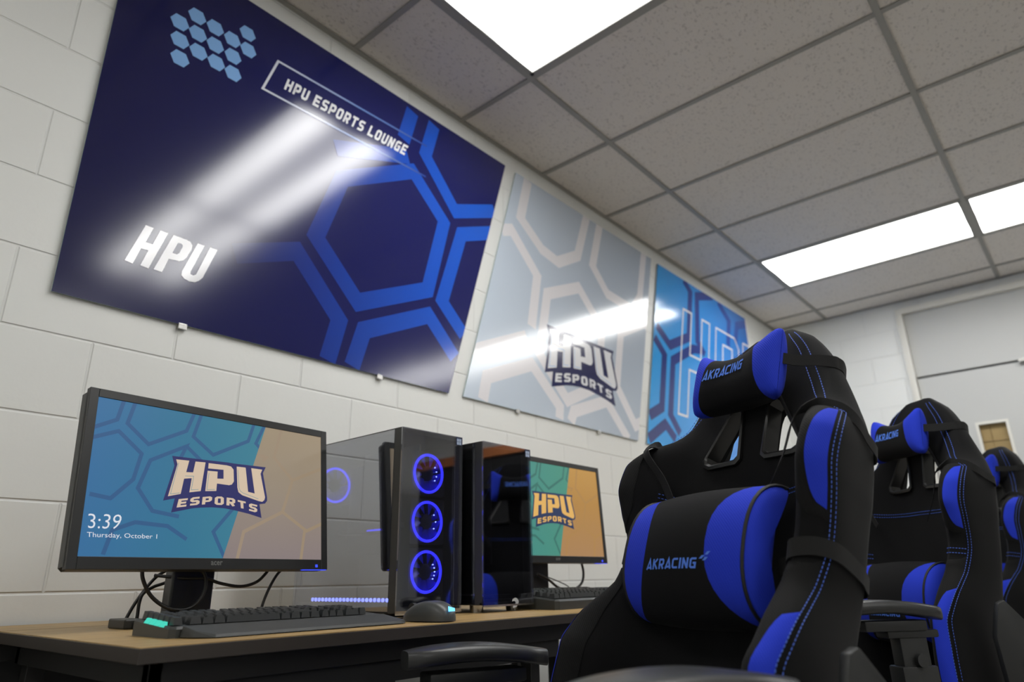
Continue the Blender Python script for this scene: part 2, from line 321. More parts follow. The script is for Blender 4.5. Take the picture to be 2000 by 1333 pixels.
# ---------------------------------------------------------------- materials
def block_wall(name, col, ax, off):
    """painted concrete block: running bond 406 x 203 mm, tooled joints"""
    mt, nt, b = new_mat(name)
    tc = nt.nodes.new('ShaderNodeTexCoord'); sp = nt.nodes.new('ShaderNodeSeparateXYZ'); cb = nt.nodes.new('ShaderNodeCombineXYZ')
    ad = nt.nodes.new('ShaderNodeMath'); ad.operation = 'ADD'; ad.inputs[1].default_value = off
    nt.links.new(tc.outputs['Object'], sp.inputs[0]); nt.links.new(sp.outputs[ax], ad.inputs[0])
    nt.links.new(ad.outputs[0], cb.inputs[0]); nt.links.new(sp.outputs[2], cb.inputs[1])
    br = nt.nodes.new('ShaderNodeTexBrick')
    br.offset = 0.5; br.offset_frequency = 2; br.squash = 1
    br.inputs['Scale'].default_value = 1; br.inputs['Brick Width'].default_value = 0.4064; br.inputs['Row Height'].default_value = 0.2032
    br.inputs['Mortar Size'].default_value = 0.0045; br.inputs['Mortar Smooth'].default_value = 0.8
    br.inputs['Color1'].default_value = col; br.inputs['Color2'].default_value = tuple(v * 0.985 for v in col[:3]) + (1,)
    br.inputs['Mortar'].default_value = tuple(v * 0.96 for v in col[:3]) + (1,)
    nt.links.new(cb.outputs[0], br.inputs['Vector'])
    nt.links.new(br.outputs['Color'], b.inputs['Base Color'])
    b.inputs['Roughness'].default_value = 0.42; b.inputs['Specular IOR Level'].default_value = 0.35
    iv = nt.nodes.new('ShaderNodeMath'); iv.operation = 'SUBTRACT'; iv.inputs[0].default_value = 1
    nt.links.new(br.outputs['Fac'], iv.inputs[1])
    bp = nt.nodes.new('ShaderNodeBump'); bp.inputs['Strength'].default_value = 0.7; bp.inputs['Distance'].default_value = 0.004
    nt.links.new(iv.outputs[0], bp.inputs['Height'])
    n = nt.nodes.new('ShaderNodeTexNoise'); n.inputs['Scale'].default_value = 55; n.inputs['Detail'].default_value = 5
    n2 = nt.nodes.new('ShaderNodeTexNoise'); n2.inputs['Scale'].default_value = 4; n2.inputs['Detail'].default_value = 2
    nt.links.new(tc.outputs['Object'], n.inputs['Vector']); nt.links.new(tc.outputs['Object'], n2.inputs['Vector'])
    b2 = nt.nodes.new('ShaderNodeBump'); b2.inputs['Strength'].default_value = 0.25; b2.inputs['Distance'].default_value = 0.0015
    nt.links.new(n.outputs['Fac'], b2.inputs['Height']); nt.links.new(bp.outputs['Normal'], b2.inputs['Normal'])
    b3 = nt.nodes.new('ShaderNodeBump'); b3.inputs['Strength'].default_value = 0.3; b3.inputs['Distance'].default_value = 0.01
    nt.links.new(n2.outputs['Fac'], b3.inputs['Height']); nt.links.new(b2.outputs['Normal'], b3.inputs['Normal'])
    nt.links.new(b3.outputs['Normal'], b.inputs['Normal'])
    return mt
WALLC = lin((230, 231, 228))
M_wall = block_wall('painted_block_left', WALLC, 1, 0.915)
M_wallb = block_wall('painted_block_back', lin((225, 226, 223)), 0, 0.1)
M_plain = mat('painted_wall', WALLC, 0.5, bump=(60, 0.2, 0.001))
M_floor = mat('carpet_floor', lin((150, 147, 142)), 0.9, bump=(400, 0.6, 0.003), var=(60, 0.25))
def tile_mat():
    mt, nt, b = new_mat('acoustic_tile')
    tc = nt.nodes.new('ShaderNodeTexCoord'); mp = nt.nodes.new('ShaderNodeMapping'); mp.inputs['Scale'].default_value = (1, 0.6, 1)
    v = nt.nodes.new('ShaderNodeTexNoise'); v.inputs['Scale'].default_value = 95; v.inputs['Detail'].default_value = 2; v.inputs['Roughness'].default_value = .6
    cr = nt.nodes.new('ShaderNodeValToRGB'); cr.color_ramp.elements[0].position = 0.30; cr.color_ramp.elements[1].position = 0.44
    cr.color_ramp.elements[0].color = lin((192, 187, 182)); cr.color_ramp.elements[1].color = lin((220, 215, 209))
    nt.links.new(tc.outputs['Object'], mp.inputs[0]); nt.links.new(mp.outputs[0], v.inputs['Vector'])
    nt.links.new(v.outputs['Fac'], cr.inputs[0]); nt.links.new(cr.outputs[0], b.inputs['Base Color'])
    b.inputs['Roughness'].default_value = 0.95; b.inputs['Specular IOR Level'].default_value = 0.1
    bp = nt.nodes.new('ShaderNodeBump'); bp.inputs['Strength'].default_value = 0.5; bp.inputs['Distance'].default_value = 0.002
    nt.links.new(v.outputs['Fac'], bp.inputs['Height']); nt.links.new(bp.outputs['Normal'], b.inputs['Normal'])
    return mt
M_tile = tile_mat()
M_grid = mat('grid_metal', lin((150, 149, 144)), 0.45, spec=0.4)
M_gridside = M_grid
M_frame = mat('door_frame_paint', lin((214, 212, 204)), 0.4)
M_door = mat('door_paint', lin((184, 185, 183)), 0.45, var=(3, 0.03))
M_black = mat('black_plastic', lin((26, 27, 27)), 0.42, bump=(900, 0.15, 0.0004))
M_blacks = mat('satin_black', lin((30, 31, 32)), 0.28)
M_dark = mat('matte_black', (0.006, 0.006, 0.006, 1), 0.6)
M_shell = mat('monitor_shell', lin((38, 39, 37)), 0.38, bump=(1200, 0.2, 0.0003))
M_steel = mat('brushed_steel', (0.55, 0.55, 0.53, 1), 0.25, metal=1)
M_white = mat('white_plastic', lin((225, 224, 218)), 0.4)

# ---------------------------------------------------------------- room shell
X1, Y0, Y1 = 6.1, -4.2, 4.54
def struct(name, mb, mt, parent=None, **k):
    o = mb.build(name, mt, parent, **k)
    if parent is None: o['kind'] = 'structure'
    return o
b = MB(); b.box(-0.12, 0, Y0 - .1, Y1 + .1, 0, H + .12); struct('wall_left', b, M_wall)
DX0, DX1, DT = 0.996, 1.95, 2.745      # opening of the door frame in the back wall
b = MB(); b.box(0, DX0 - .02, Y1, Y1 + .14, 0, H + .12); b.box(DX1 + .02, X1, Y1, Y1 + .14, 0, H + .12); b.box(DX0 - .02, DX1 + .02, Y1, Y1 + .14, DT + .02, H + .12)
struct('wall_back', b, M_wallb)
b = MB(); b.box(X1, X1 + .12, Y0 - .1, Y1 + .1, 0, H + .12); struct('wall_right', b, M_plain)
b = MB(); b.box(-.1, X1 + .1, Y0 - .12, Y0, 0, H + .12); struct('wall_front', b, M_plain)
b = MB(); b.box(-.1, X1 + .1, Y0 - .1, Y1 + .1, -.1, 0); struct('floor', b, M_floor)

# suspended ceiling: grid lines parallel to the left wall every 1.22 m, cross tees every 0.61 m
GX = [0.0] + [0.4343 + 2 * GR * i for i in range(5)] + [X1]
GX = [x for x in GX if x <= X1 + 1e-6]
GYn = [GR * i for i in range(-7, 8) if Y0 < GR * i < Y1]
GY = [Y0] + [y for y in GYn if y > Y0 + .05] + [Y1]
LAMPS = [(1, 0), (2, 0), (1, 5), (2, 5), (3, 5), (1, -5), (3, -5), (4, 0)]     # (column, row) of the troffers; later ones unseen, added to light the room
b = MB()
for i in range(len(GX) - 1):
    for j in range(len(GY) - 1):
        r = round(GY[j] / GR) if abs(GY[j] / GR - round(GY[j] / GR)) < 1e-3 else None
        if (i, r) in LAMPS: continue
        z = H + .006
        b.add([(GX[i], GY[j], z), (GX[i + 1], GY[j], z), (GX[i + 1], GY[j + 1], z), (GX[i], GY[j + 1], z)], [(0, 3, 2, 1)])
b.box(-.1, X1 + .1, Y0 - .1, Y1 + .1, H + .10, H + .14)
ceil = struct('ceiling', b, M_tile, fixn=False)
b = MB()
for x in GX[1:-1]: b.box(x - .0125, x + .0125, Y0, Y1, H - .002, H + .03)
for y in GY[1:-1]: b.box(0, X1, y - .0115, y + .0115, H - .001, H + .03)
b.box(0, .022, Y0, Y1, H - .002, H + .002); b.box(0, X1, Y1 - .022, Y1, H - .002, H + .002); b.box(X1 - .022, X1, Y0, Y1, H - .002, H + .002); b.box(0, X1, Y0, Y0 + .022, H - .002, H + .002)
tag(b.build('grid', M_grid, ceil), 'grey metal grid between the ceiling tiles')

# troffers
def lens_mat():
    mt, nt, bb = new_mat('troffer_diffuser')
    tc = nt.nodes.new('ShaderNodeTexCoord'); sp = nt.nodes.new('ShaderNodeSeparateXYZ')
    nt.links.new(tc.outputs['Object'], sp.inputs[0])
    # two tubes run the length of the fixture behind the acrylic sheet
    ab = nt.nodes.new('ShaderNodeMath'); ab.operation = 'ABSOLUTE'; nt.links.new(sp.outputs[1], ab.inputs[0])
    sb = nt.nodes.new('ShaderNodeMath'); sb.operation = 'SUBTRACT'; sb.inputs[1].default_value = 0.15; nt.links.new(ab.outputs[0], sb.inputs[0])
    a2 = nt.nodes.new('ShaderNodeMath'); a2.operation = 'ABSOLUTE'; nt.links.new(sb.outputs[0], a2.inputs[0])
    mr = nt.nodes.new('ShaderNodeMapRange'); mr.interpolation_type = 'SMOOTHSTEP'
    mr.inputs['From Min'].default_value = 0.0; mr.inputs['From Max'].default_value = 0.13
    mr.inputs['To Min'].default_value = 1.7; mr.inputs['To Max'].default_value = 0.5
    nt.links.new(a2.outputs[0], mr.inputs['Value'])
    ml = nt.nodes.new('ShaderNodeMath'); ml.operation = 'MULTIPLY'; ml.inputs[1].default_value = LIGHT; nt.links.new(mr.outputs[0], ml.inputs[0])
    bb.inputs['Base Color'].default_value = (.8, .8, .8, 1); bb.inputs['Roughness'].default_value = .4
    bb.inputs['Emission Color'].default_value = (1.0, 0.995, 0.975, 1)
    nt.links.new(ml.outputs[0], bb.inputs['Emission Strength'])
    return mt
M_lens = lens_mat()
LL = ['ceiling light panel nearest the camera, above the navy banner', 'ceiling light panel beside the nearest one, further from the banner wall',
      'far ceiling light panel on the left of the lit row near the door', 'far ceiling light panel cut by the right picture edge',
      'unseen third ceiling light panel added to the row near the door', 'unseen ceiling light panel added behind the camera, close to the banner wall',
      'unseen ceiling light panel added behind the camera, out in the room', 'unseen ceiling light panel added over the storage cabinet side of the room']
for (i, r), lb in zip(LAMPS, LL):
    x0, x1, y0, y1 = GX[i] + .0125, GX[i + 1] - .0125, r * GR + .0115, (r + 1) * GR - .0115
    t = thing('ceiling_light', lb, 'ceiling light', ((x0 + x1) / 2, (y0 + y1) / 2, H - .001), 0, 'ceiling light panels')
    hx, hy = (x1 - x0) / 2, (y1 - y0) / 2
    f = MB()
    f.box(-hx, hx, -hy, -hy + .016, 0, .05); f.box(-hx, hx, hy - .016, hy, 0, .05); f.box(-hx, -hx + .016, -hy, hy, 0, .05); f.box(hx - .016, hx, -hy, hy, 0, .05)
    f.box(-hx, hx, -hy, hy, .05, .09)
    f.build('housing', M_grid, t)
    f = MB(); f.box(-hx + .016, hx - .016, -hy + .016, hy - .016, .006, .012); f.build('diffuser', M_lens, t)

# door with a transom panel in a steel frame
b = MB()
fy0, fy1 = Y1 - .03, Y1 + .10
b.box(DX0 - .045, DX0, fy0, fy1, 0, DT + .045); b.box(DX1, DX1 + .045, fy0, fy1, 0, DT + .045); b.box(DX0, DX1, fy0, fy1, DT, DT + .045)
b.box(DX0 - .03, DX0 - .022, fy0 - .004, fy0, 0, DT + .03)
dr = b.build('door_1', M_frame, bevel=.003); dr['kind'] = 'structure'
b = MB(); b.box(DX0, DX1, Y1 + .02, Y1 + .06, 2.235, DT); b.build('transom_panel', M_door, dr)
b = MB(); b.box(DX0, DX1, Y1 + .05, Y1 + .06, 2.19, 2.26); tag(b.build('gap_shade_strip', M_dark, dr), 'black strip standing in for the shaded gap above the door leaf')  # shade in the gap drawn as a black strip
b = MB()
wx0, wx1, wz0, wz1 = 1.312, 1.474, 1.16, 1.812
for (a, c, e, g) in ((DX0 + .004, wx0, .01, 2.215), (wx1, DX1 - .004, .01, 2.215), (wx0, wx1, .01, wz0), (wx0, wx1, wz1, 2.215)):
    b.box(a, c, Y1 + .005, Y1 + .045, e, g)
dl = b.build('door_leaf', M_door, dr)
b = MB()
for (a, c, e, g) in ((wx0 - .018, wx0, wz0 - .018, wz1 + .018), (wx1, wx1 + .018, wz0 - .018, wz1 + .018), (wx0, wx1, wz0 - .018, wz0), (wx0, wx1, wz1, wz1 + .018)):
    b.box(a, c, Y1 - .001, Y1 + .007, e, g)
b.build('window_frame', M_frame, dl)
M_pane = mat('tan_pane', lin((150, 128, 84)), 0.7, var=(9, 0.18))
b = MB(); b.box(wx0, wx1, Y1 + .034, Y1 + .038, wz0, wz1)  # tan sheet filling the pane, thin darker lines laid over it
tag(b.build('window_pane', M_pane, dl), 'narrow tan door pane')
b = MB(); b.box(wx0 + .06, wx0 + .063, Y1 + .031, Y1 + .034, 1.62, wz1); b.box(wx0, wx1, Y1 + .031, Y1 + .034, 1.690, 1.694)
b.build('pane_lines', mat('pane_line_tan', lin((112, 92, 56)), .8), dl)
b = MB(); b.cyl((1.88, Y1 - .05, 1.0), .028, .05, ax=1); b.cyl((1.88, Y1 - .075, 1.0), .02, .04, ax=1); b.build('door_handle', M_steel, dl, smooth_angle=40)
b = MB(); b.box(1.64, 1.70, Y1 - .035, Y1 + .004, 2.205, 2.232); b.cyl((1.665, Y1 - .045, 2.218), .011, .02, ax=1)
tag(b.build('closer', M_steel, dr, smooth_angle=40), 'small bright metal catch at the top of the door')

# tall cabinet on the far right side of the room (seen mirrored in the computer cases)
t = thing('storage_cabinet', 'tall dark storage cabinet with a wooden top board near the door corner', 'cabinet', (4.55, 4.2, 0))
b = MB(); b.box(-.9, .9, -.28, .28, 0.05, 2.02); b.build('body', mat('cabinet_dark', lin((34, 33, 34)), .5), t, bevel=.004)
b = MB(); b.box(-.93, .93, -.31, .30, 2.02, 2.12); b.build('top_board', mat('orange_wood', lin((168, 102, 58)), .4, var=(6, .2)), t, bevel=.004)
b = MB(); b.box(-.88, -.01, -.295, -.28, .1, 1.98); b.build('door', M_dark, t, bevel=.003)
b = MB(); b.box(.01, .88, -.295, -.28, .1, 1.98); b.build('door', M_dark, t, bevel=.003)

# ---------------------------------------------------------------- printing on flat boards
def clip(poly, reg):
    """Sutherland-Hodgman; reg is convex and counter-clockwise"""
    out = [tuple(p) for p in poly]; n = len(reg)
    for i in range(n):
        a, bb = reg[i], reg[(i + 1) % n]; inp, out = out, []
        def side(p): return (bb[0] - a[0]) * (p[1] - a[1]) - (bb[1] - a[1]) * (p[0] - a[0])
        for j in range(len(inp)):
            p, q = inp[j - 1], inp[j]; sp_, sq = side(p), side(q)
            if (sp_ >= 0) != (sq >= 0):
                tt = sp_ / (sp_ - sq); out.append((p[0] + (q[0] - p[0]) * tt, p[1] + (q[1] - p[1]) * tt))
            if sq >= 0: out.append(q)
        if not out: return []
    cl = [out[0]]
    for p in out[1:]:
        if abs(p[0] - cl[-1][0]) + abs(p[1] - cl[-1][1]) > 1e-6: cl.append(p)
    return cl if len(cl) > 2 else []
def ccw(reg):
    s = sum(reg[i][0] * reg[(i + 1) % len(reg)][1] - reg[(i + 1) % len(reg)][0] * reg[i][1] for i in range(len(reg)))
    return reg if s > 0 else reg[::-1]
def flat(mb, polys, F, layer, reg=None, mi=0):
    """polys: list of 2-D outlines; F(a, b, height) -> 3-D"""
    for q in polys:
        q = [tuple(p) for p in q]
        if reg: q = clip(q, reg)
        if len(q) > 2: mb.poly([F(a, c, layer) for a, c in q], mi)
def bands(lines, wd, close=()):
    out = []
    for i, l in enumerate(lines):
        l = list(l)
        if i in close: l = l + [l[0]]
        out += stroke(l, wd)
    return out
def hexagon(c, r, a0=0):
    return [(c[0] + r * math.cos(a0 + k * PI / 3), c[1] + r * math.sin(a0 + k * PI / 3)) for k in range(6)]
def logo_layers(F, s=1.0, c=(0, 0), base=0.0, step=0.0004):
    """-> (navy shield, white letters, fine inner lines) as meshes"""
    T = lambda L: [(c[0] + s * a, c[1] + s * e) for a, e in L]
    sh = MB(); flat(sh, [T(LOGO)], F, base)
    le = MB(); flat(le, [T(LH)], F, base + step); flat(le, [T(LP)], F, base + step); flat(le, [T(LU)], F, base + step)
    for ch, q in ESP:
        for g, k in glyph_quads(ch, 1.45):
            flat(le, [[bilin(T(q), p[0] / 4, p[1] / 6) for p in g]], F, base + step + k * step * .15)
    fi = MB()
    for l in ([(-.0968, .0395), (-.1085, -.0262), (-.090, -.0222)], [(-.081, .0137), (-.0625, .0150), (-.0655, -.0142), (-.050, -.0118)],
              [(-.0290, .0255), (-.0315, -.0105), (-.0135, -.0085)], [(.0385, .040), (.0430, .0005), (.0465, -.0065), (.054, -.0105), (.092, -.020)]):
        flat(fi, stroke(T(l), .0010 * s), F, base + 2 * step)
    return sh, le, fi

GLOSS = dict(rough=0.14, spec=0.4, coat=0.5, bump=(10, 0.05, 0.002))
M_navy = ramp_mat('navy_print', 1, -.85, 1.0, [(0, (20, 22, 70)), (.45, (20, 25, 86)), (1, (27, 31, 98))], **GLOSS)
M_band = ramp_mat('blue_band_print', 1, -.40, .80, [(0, (22, 25, 78)), (.3, (26, 52, 140)), (.75, (28, 86, 200)), (1, (30, 96, 215))], **GLOSS)
def print_mat(n, c): return mat(n, lin(c), .16, spec=.4, coat=0.5)
M_pwhite = print_mat('white_print', (235, 236, 240)); M_pblue = print_mat('light_blue_print', (132, 178, 232))
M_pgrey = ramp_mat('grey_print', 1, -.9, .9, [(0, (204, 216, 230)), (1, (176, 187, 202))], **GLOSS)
M_pband = print_mat('pale_band_print', (232, 230, 234)); M_pgap = print_mat('blue_grey_print', (150, 163, 182))
M_pnavy = print_mat('navy_logo_print', (28, 32, 84))
M_sky = ramp_mat('bright_blue_print', 1, -.95, .8, [(0, (48, 165, 240)), (.5, (42, 145, 230)), (1, (34, 112, 205))], **GLOSS)
M_deep = ramp_mat('deep_blue_print', 1, -.95, .8, [(0, (30, 48, 120)), (.6, (32, 62, 150)), (1, (34, 92, 185))], **GLOSS)
M_edge = mat('board_edge', lin((150, 165, 160)), .4)

def banner(name, label, outline, mt):
    o = ccw(outline); by = sum(p[0] for p in o) / 4; bz = min(p[1] for p in o)
    F = lambda a, c, h: (h, a - by, c - bz)
    t = thing(name, label, 'banner', (0, by, bz), 0, 'wall banners')
    b = MB(); n = len(o)
    b.add([F(p[0], p[1], .004) for p in o] + [F(p[0], p[1], .0100) for p in o], [tuple(range(n))[::-1], tuple(range(n, 2 * n))], 0)
    b.add([F(p[0], p[1], .004) for p in o] + [F(p[0], p[1], .0100) for p in o], [(i, (i + 1) % n, (i + 1) % n + n, i + n) for i in range(n)], 1)
    b.build('panel', [mt, M_edge], t)
    return t, o, F
def clips(t, ys, z):
    for y in ys:
        y -= t.location.y; z_ = z - t.location.z
        b = MB(); b.box(.001, .013, y - .012, y + .012, z_ - .014, z_ + .003); b.build('clip', M_steel, t, bevel=.001)

# navy banner
BB, BT = 1.5275, 2.765
t, o, F = banner('navy_banner', 'large glossy navy banner with blue hexagons, reading HPU and HPU ESPORTS LOUNGE', [(-.829, BB), (.556, BB), (.921, BT), (-.829, BT)], M_navy)
def outlines(t, F, o, lines, wd, mt, close=()):
    for i, l in enumerate(lines):
        b = MB(); flat(b, bands([l], wd, close=(0,) if i in close else ()), F, .0103 + .00004 * i, o)
        if b.v: b.build('hexagon_outline', mt, t)
outlines(t, F, o, B1H + [[(.30, 2.50), (-.05, 2.36)]], .066, M_band, close=(0,))
b = MB()
for c in B1LOGO: flat(b, [hexagon(c, .0300, 0)], F, .0103)
tag(b.build('hexagon_emblem', M_pblue, t), 'cluster of fourteen light blue hexagons')
b = MB()
q = [B1RECT[0], (1.0, 2.595), (1.0, 2.447), B1RECT[1]]
flat(b, bands([[(.40, 2.603), B1RECT[0], B1RECT[1], (.40, 2.450)]], .0085), F,   .0112, o)
b.build('text_frame', ramp_mat('frame_print', 1, -.30, .50, [(0, (215, 218, 228)), (.5, (110, 140, 200)), (1, (32, 60, 150))], **GLOSS), t)
b = MB(); wq, tw = word('HPU ESPORTS LOUNGE', 1.3, 1.35)
TQ = [B1TEXT[0], B1TEXT[2], B1TEXT[3], B1TEXT[1]]
flatq = lambda: None
for g, k in wq: flat(b, [[bilin(TQ, p[0] / tw, p[1] / 6) for p in g]], F,   .0112 + k * .00005)
b.build('lettering', M_pwhite, t)
b = MB(); flat(b, [H1], F,   .0112); flat(b, [U1], F,   .0112); flat(b, [P1], F,   .0112)
b.build('lettering', M_pwhite, t)
b = MB(); flat(b, [P1c], F, .0115); b.build('lettering', M_navy, t)
clips(t, (-.50, .21), BB)

# grey banner
o2 = [(.637, BB + .002), (2.004, BB + .006), (2.350, BT + .005), (1.002, BT)]
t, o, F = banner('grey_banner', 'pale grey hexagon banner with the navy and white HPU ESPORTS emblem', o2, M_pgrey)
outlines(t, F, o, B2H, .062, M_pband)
lx = lambda L: [(a, c) for a, c in L]
sh, le, fi = logo_layers(F, 2.72, (1.5155, 1.860),   .0112, .0003)
sh.build('emblem', M_pnavy, t); em = le.build('lettering', M_pwhite, t); fi.build('letter_inline', M_pblue, t)
clips(t, (.98, 1.62), BB + .004)

# bright blue banner
o3 = [(2.101, BB + .004), (3.837, BB + .008), (3.837, BT + .012), (2.4348, BT)]
t, o, F = banner('blue_banner', 'bright blue hexagon banner with white outlined HPU letters, behind the nearest chair', o3, M_sky)
outlines(t, F, o, B3H, .062, M_deep)
b = MB()
def slant(x): return x[0] + .293 * (x[1] - 1.772), x[1]
def letter_path(x0, wd=.40, ht=.763, st=.12, kind='H'):
    z0 = 1.772; z1 = z0 + ht
    if kind == 'H':
        L = [(x0, z0), (x0, z1), (x0 + st, z1), (x0 + st, z0 + .44), (x0 + wd - st, z0 + .44), (x0 + wd - st, z1), (x0 + wd, z1), (x0 + wd, z0), (x0 + wd - st, z0), (x0 + wd - st, z0 + .33), (x0 + st, z0 + .33), (x0 + st, z0), (x0, z0)]
        return [L]
    if kind == 'P':
        return [[(x0, z0), (x0, z1), (x0 + wd - .08, z1), (x0 + wd, z1 - .08), (x0 + wd, z0 + .38), (x0 + wd - .08, z0 + .30), (x0 + st, z0 + .30), (x0 + st, z0), (x0, z0)],
                [(x0 + st, z0 + .41), (x0 + st, z1 - .11), (x0 + wd - st, z1 - .11), (x0 + wd - st, z0 + .41), (x0 + st, z0 + .41)]]
    return [[(x0, z1), (x0, z0 + .08), (x0 + .08, z0), (x0 + wd - .08, z0), (x0 + wd, z0 + .08), (x0 + wd, z1), (x0 + wd - st, z1), (x0 + wd - st, z0 + .12), (x0 + st, z0 + .12), (x0 + st, z1), (x0, z1)]]
k = 0
for kind, x0 in (('H', 2.515), ('P', 3.02), ('U', 3.50)):
    for L in letter_path(x0, kind=kind): 
        flat(b, stroke([slant(p) for p in L], .014), F,   .0112 + k * .00003, o); k += 1
b.build('lettering', M_pwhite, t)
clips(t, (2.5, 3.3), BB + .005)

# ---------------------------------------------------------------- tables
def wood():
    mt, nt, bb = new_mat('oak_laminate')
    tc = nt.nodes.new('ShaderNodeTexCoord'); mp = nt.nodes.new('ShaderNodeMapping'); mp.inputs['Scale'].default_value = (14, 1.2, 10)
    n = nt.nodes.new('ShaderNodeTexNoise'); n.inputs['Scale'].default_value = 3; n.inputs['Detail'].default_value = 8; n.inputs['Distortion'].default_value = .6
    cr = nt.nodes.new('ShaderNodeValToRGB'); cr.color_ramp.elements[0].position = .3; cr.color_ramp.elements[1].position = .72
    cr.color_ramp.elements[0].color = lin((140, 112, 68)); cr.color_ramp.elements[1].color = lin((186, 155, 100))
    nt.links.new(tc.outputs['Object'], mp.inputs[0]); nt.links.new(mp.outputs[0], n.inputs['Vector']); nt.links.new(n.outputs['Fac'], cr.inputs[0])
    nt.links.new(cr.outputs[0], bb.inputs['Base Color']); bb.inputs['Roughness'].default_value = .42
    return mt
M_wood = wood()
M_edgeband = mat('dark_edge_band', lin((58, 53, 49)), .35)
M_tframe = mat('table_frame', lin((22, 21, 20)), .5)
def table(name, label, x0, x1, y0, y1, legs, apron=True):
    t = thing(name, label, 'table', ((x0 + x1) / 2, (y0 + y1) / 2, 0))
    X, Y = (x1 - x0) / 2, (y1 - y0) / 2; tt = .0215
    b = MB(); b.box(-X, X, -Y, Y, DZ - tt, DZ - .0012); tp = b.build('tabletop', M_edgeband, t, bevel=.001)
    b = MB(); b.box(-X + .0006, X - .0006, -Y + .0006, Y - .0006, DZ - .0012, DZ); tag(b.build('laminate', M_wood, tp), 'light oak laminate surface')
    b = MB(); zb = DZ - tt - .001
    a = .028
    b.box(X - a - .02, X - a, -Y + a, Y - a, .690, zb); b.box(-X + a, -X + a + .02, -Y + a, Y - a, .690, zb)
    b.box(-X + a, X - a, -Y + a, -Y + a + .02, .690, zb); b.box(-X + a, X - a, Y - a - .02, Y - a, .690, zb)
    b.build('apron', M_tframe, t, bevel=.0015)
    for (lx, ly) in legs:
        b = MB(); b.box(lx - .016, lx + .016, ly - .016, ly + .016, .0, .70); b.build('leg', M_tframe, t, bevel=.002)
    return t
TX0, TX1 = .235, .876
cy = (-.841 + .989) / 2; L = .915
t = table('computer_table', 'long oak-topped front table carrying the first monitor and both computer cases', TX0, TX1, -.841, .989,
      [(.27, -.86), (.27, .86), (-.27, -.86), (-.27, .86), (.24, .0), (-.27, .0)])
b = MB(); b.box(.245, .285, -.874, .052, .654, .689); tag(b.build('front_beam', M_dark, t), 'black beam under the front edge')
t = table('wall_table', 'narrow oak table strip standing between the front table and the block wall', .012, TX0 - .004, -1.55, .989, [(.09, -1.2), (.09, 1.2), (-.09, -1.2), (-.09, 1.2)])
b = MB(); b.box(.04, .055, -1.24, -.12, .05, .69); tag(b.build('black_panel', M_dark, t), 'black panel under the tabletop')  # black sheet put in to hide the wall under the table
table('computer_table', 'second oak table further along the wall, mostly hidden behind the nearest chair', TX0, TX1, .994, 2.82, [(.27, -.86), (.27, .86), (-.27, -.86), (-.27, .86)])
M_box = mat('box_card', lin((196, 188, 176)), .7, var=(14, .25)); M_tan = mat('tan_card', lin((150, 126, 76)), .7, var=(20, .3))
t = thing('cardboard_box', 'small pale and tan box under the front table beside the table leg', 'box', (.15, 1.16, 0))
b = MB(); b.box(-.11, .11, -.12, .12, .0, .36); b.build('body', M_box, t, bevel=.004)
b = MB(); b.box(.111, .113, -.08, .06, .10, .30); b.build('printed_panel', M_tan, t)

# ---------------------------------------------------------------- monitors
M_bezel = mat('bezel_plastic', lin((30, 31, 31)), .35, bump=(1500, .15, .0002))
def screen_mats(tagname, cyan, cyanband, sand, sandband, cb2):
    def em(n, stops, ax=0, a=-.27, c=.27): return ramp_mat(n + tagname, ax, a, c, stops, rough=.35, emit=True, es=.85, spec=.3)
    return dict(cy=em('screen_blue', cyan), cb=em('screen_line', cyanband), sa=em('screen_sand', sand, 2, -.15, .15), sb=em('screen_sand_line', sandband),
                nv=mat('screen_navy' + tagname, (.005,) * 3, .35, emit=lin(cb2[0])), wh=mat('screen_letter' + tagname, (.005,) * 3, .35, emit=lin(cb2[1])), tx=mat('screen_text' + tagname, (.005,) * 3, .35, emit=lin(cb2[2])), il=mat('screen_inline' + tagname, (.005,) * 3, .35, emit=lin(cb2[3])))
SM1 = screen_mats('_a', [(0, (52, 112, 162)), (.35, (52, 120, 152)), (.75, (62, 134, 152)), (1, (70, 128, 136))], [(0, (48, 92, 140)), (1, (56, 100, 140))],
                  [(0, (142, 129, 128)), (.5, (155, 141, 124)), (1, (164, 147, 122))], [(0, (166, 147, 132)), (1, (160, 141, 116))], [(32, 34, 92), (205, 184, 160), (218, 220, 228), (100, 140, 150)])
SM2 = screen_mats('_b', [(0, (70, 145, 140)), (1, (78, 152, 122))], [(0, (58, 118, 108)), (1, (58, 118, 108))],
                  [(0, (178, 136, 92)), (.6, (186, 138, 70)), (1, (198, 150, 76))], [(0, (176, 134, 84)), (1, (182, 138, 78))], [(30, 48, 84), (220, 172, 92), (210, 220, 200), (150, 140, 100)])
SW, SH = .26565, .14945
CAP = [font_mesh('3:39', -.006), font_mesh('Thursday, October 1', -.002), font_mesh('acer', .02)]
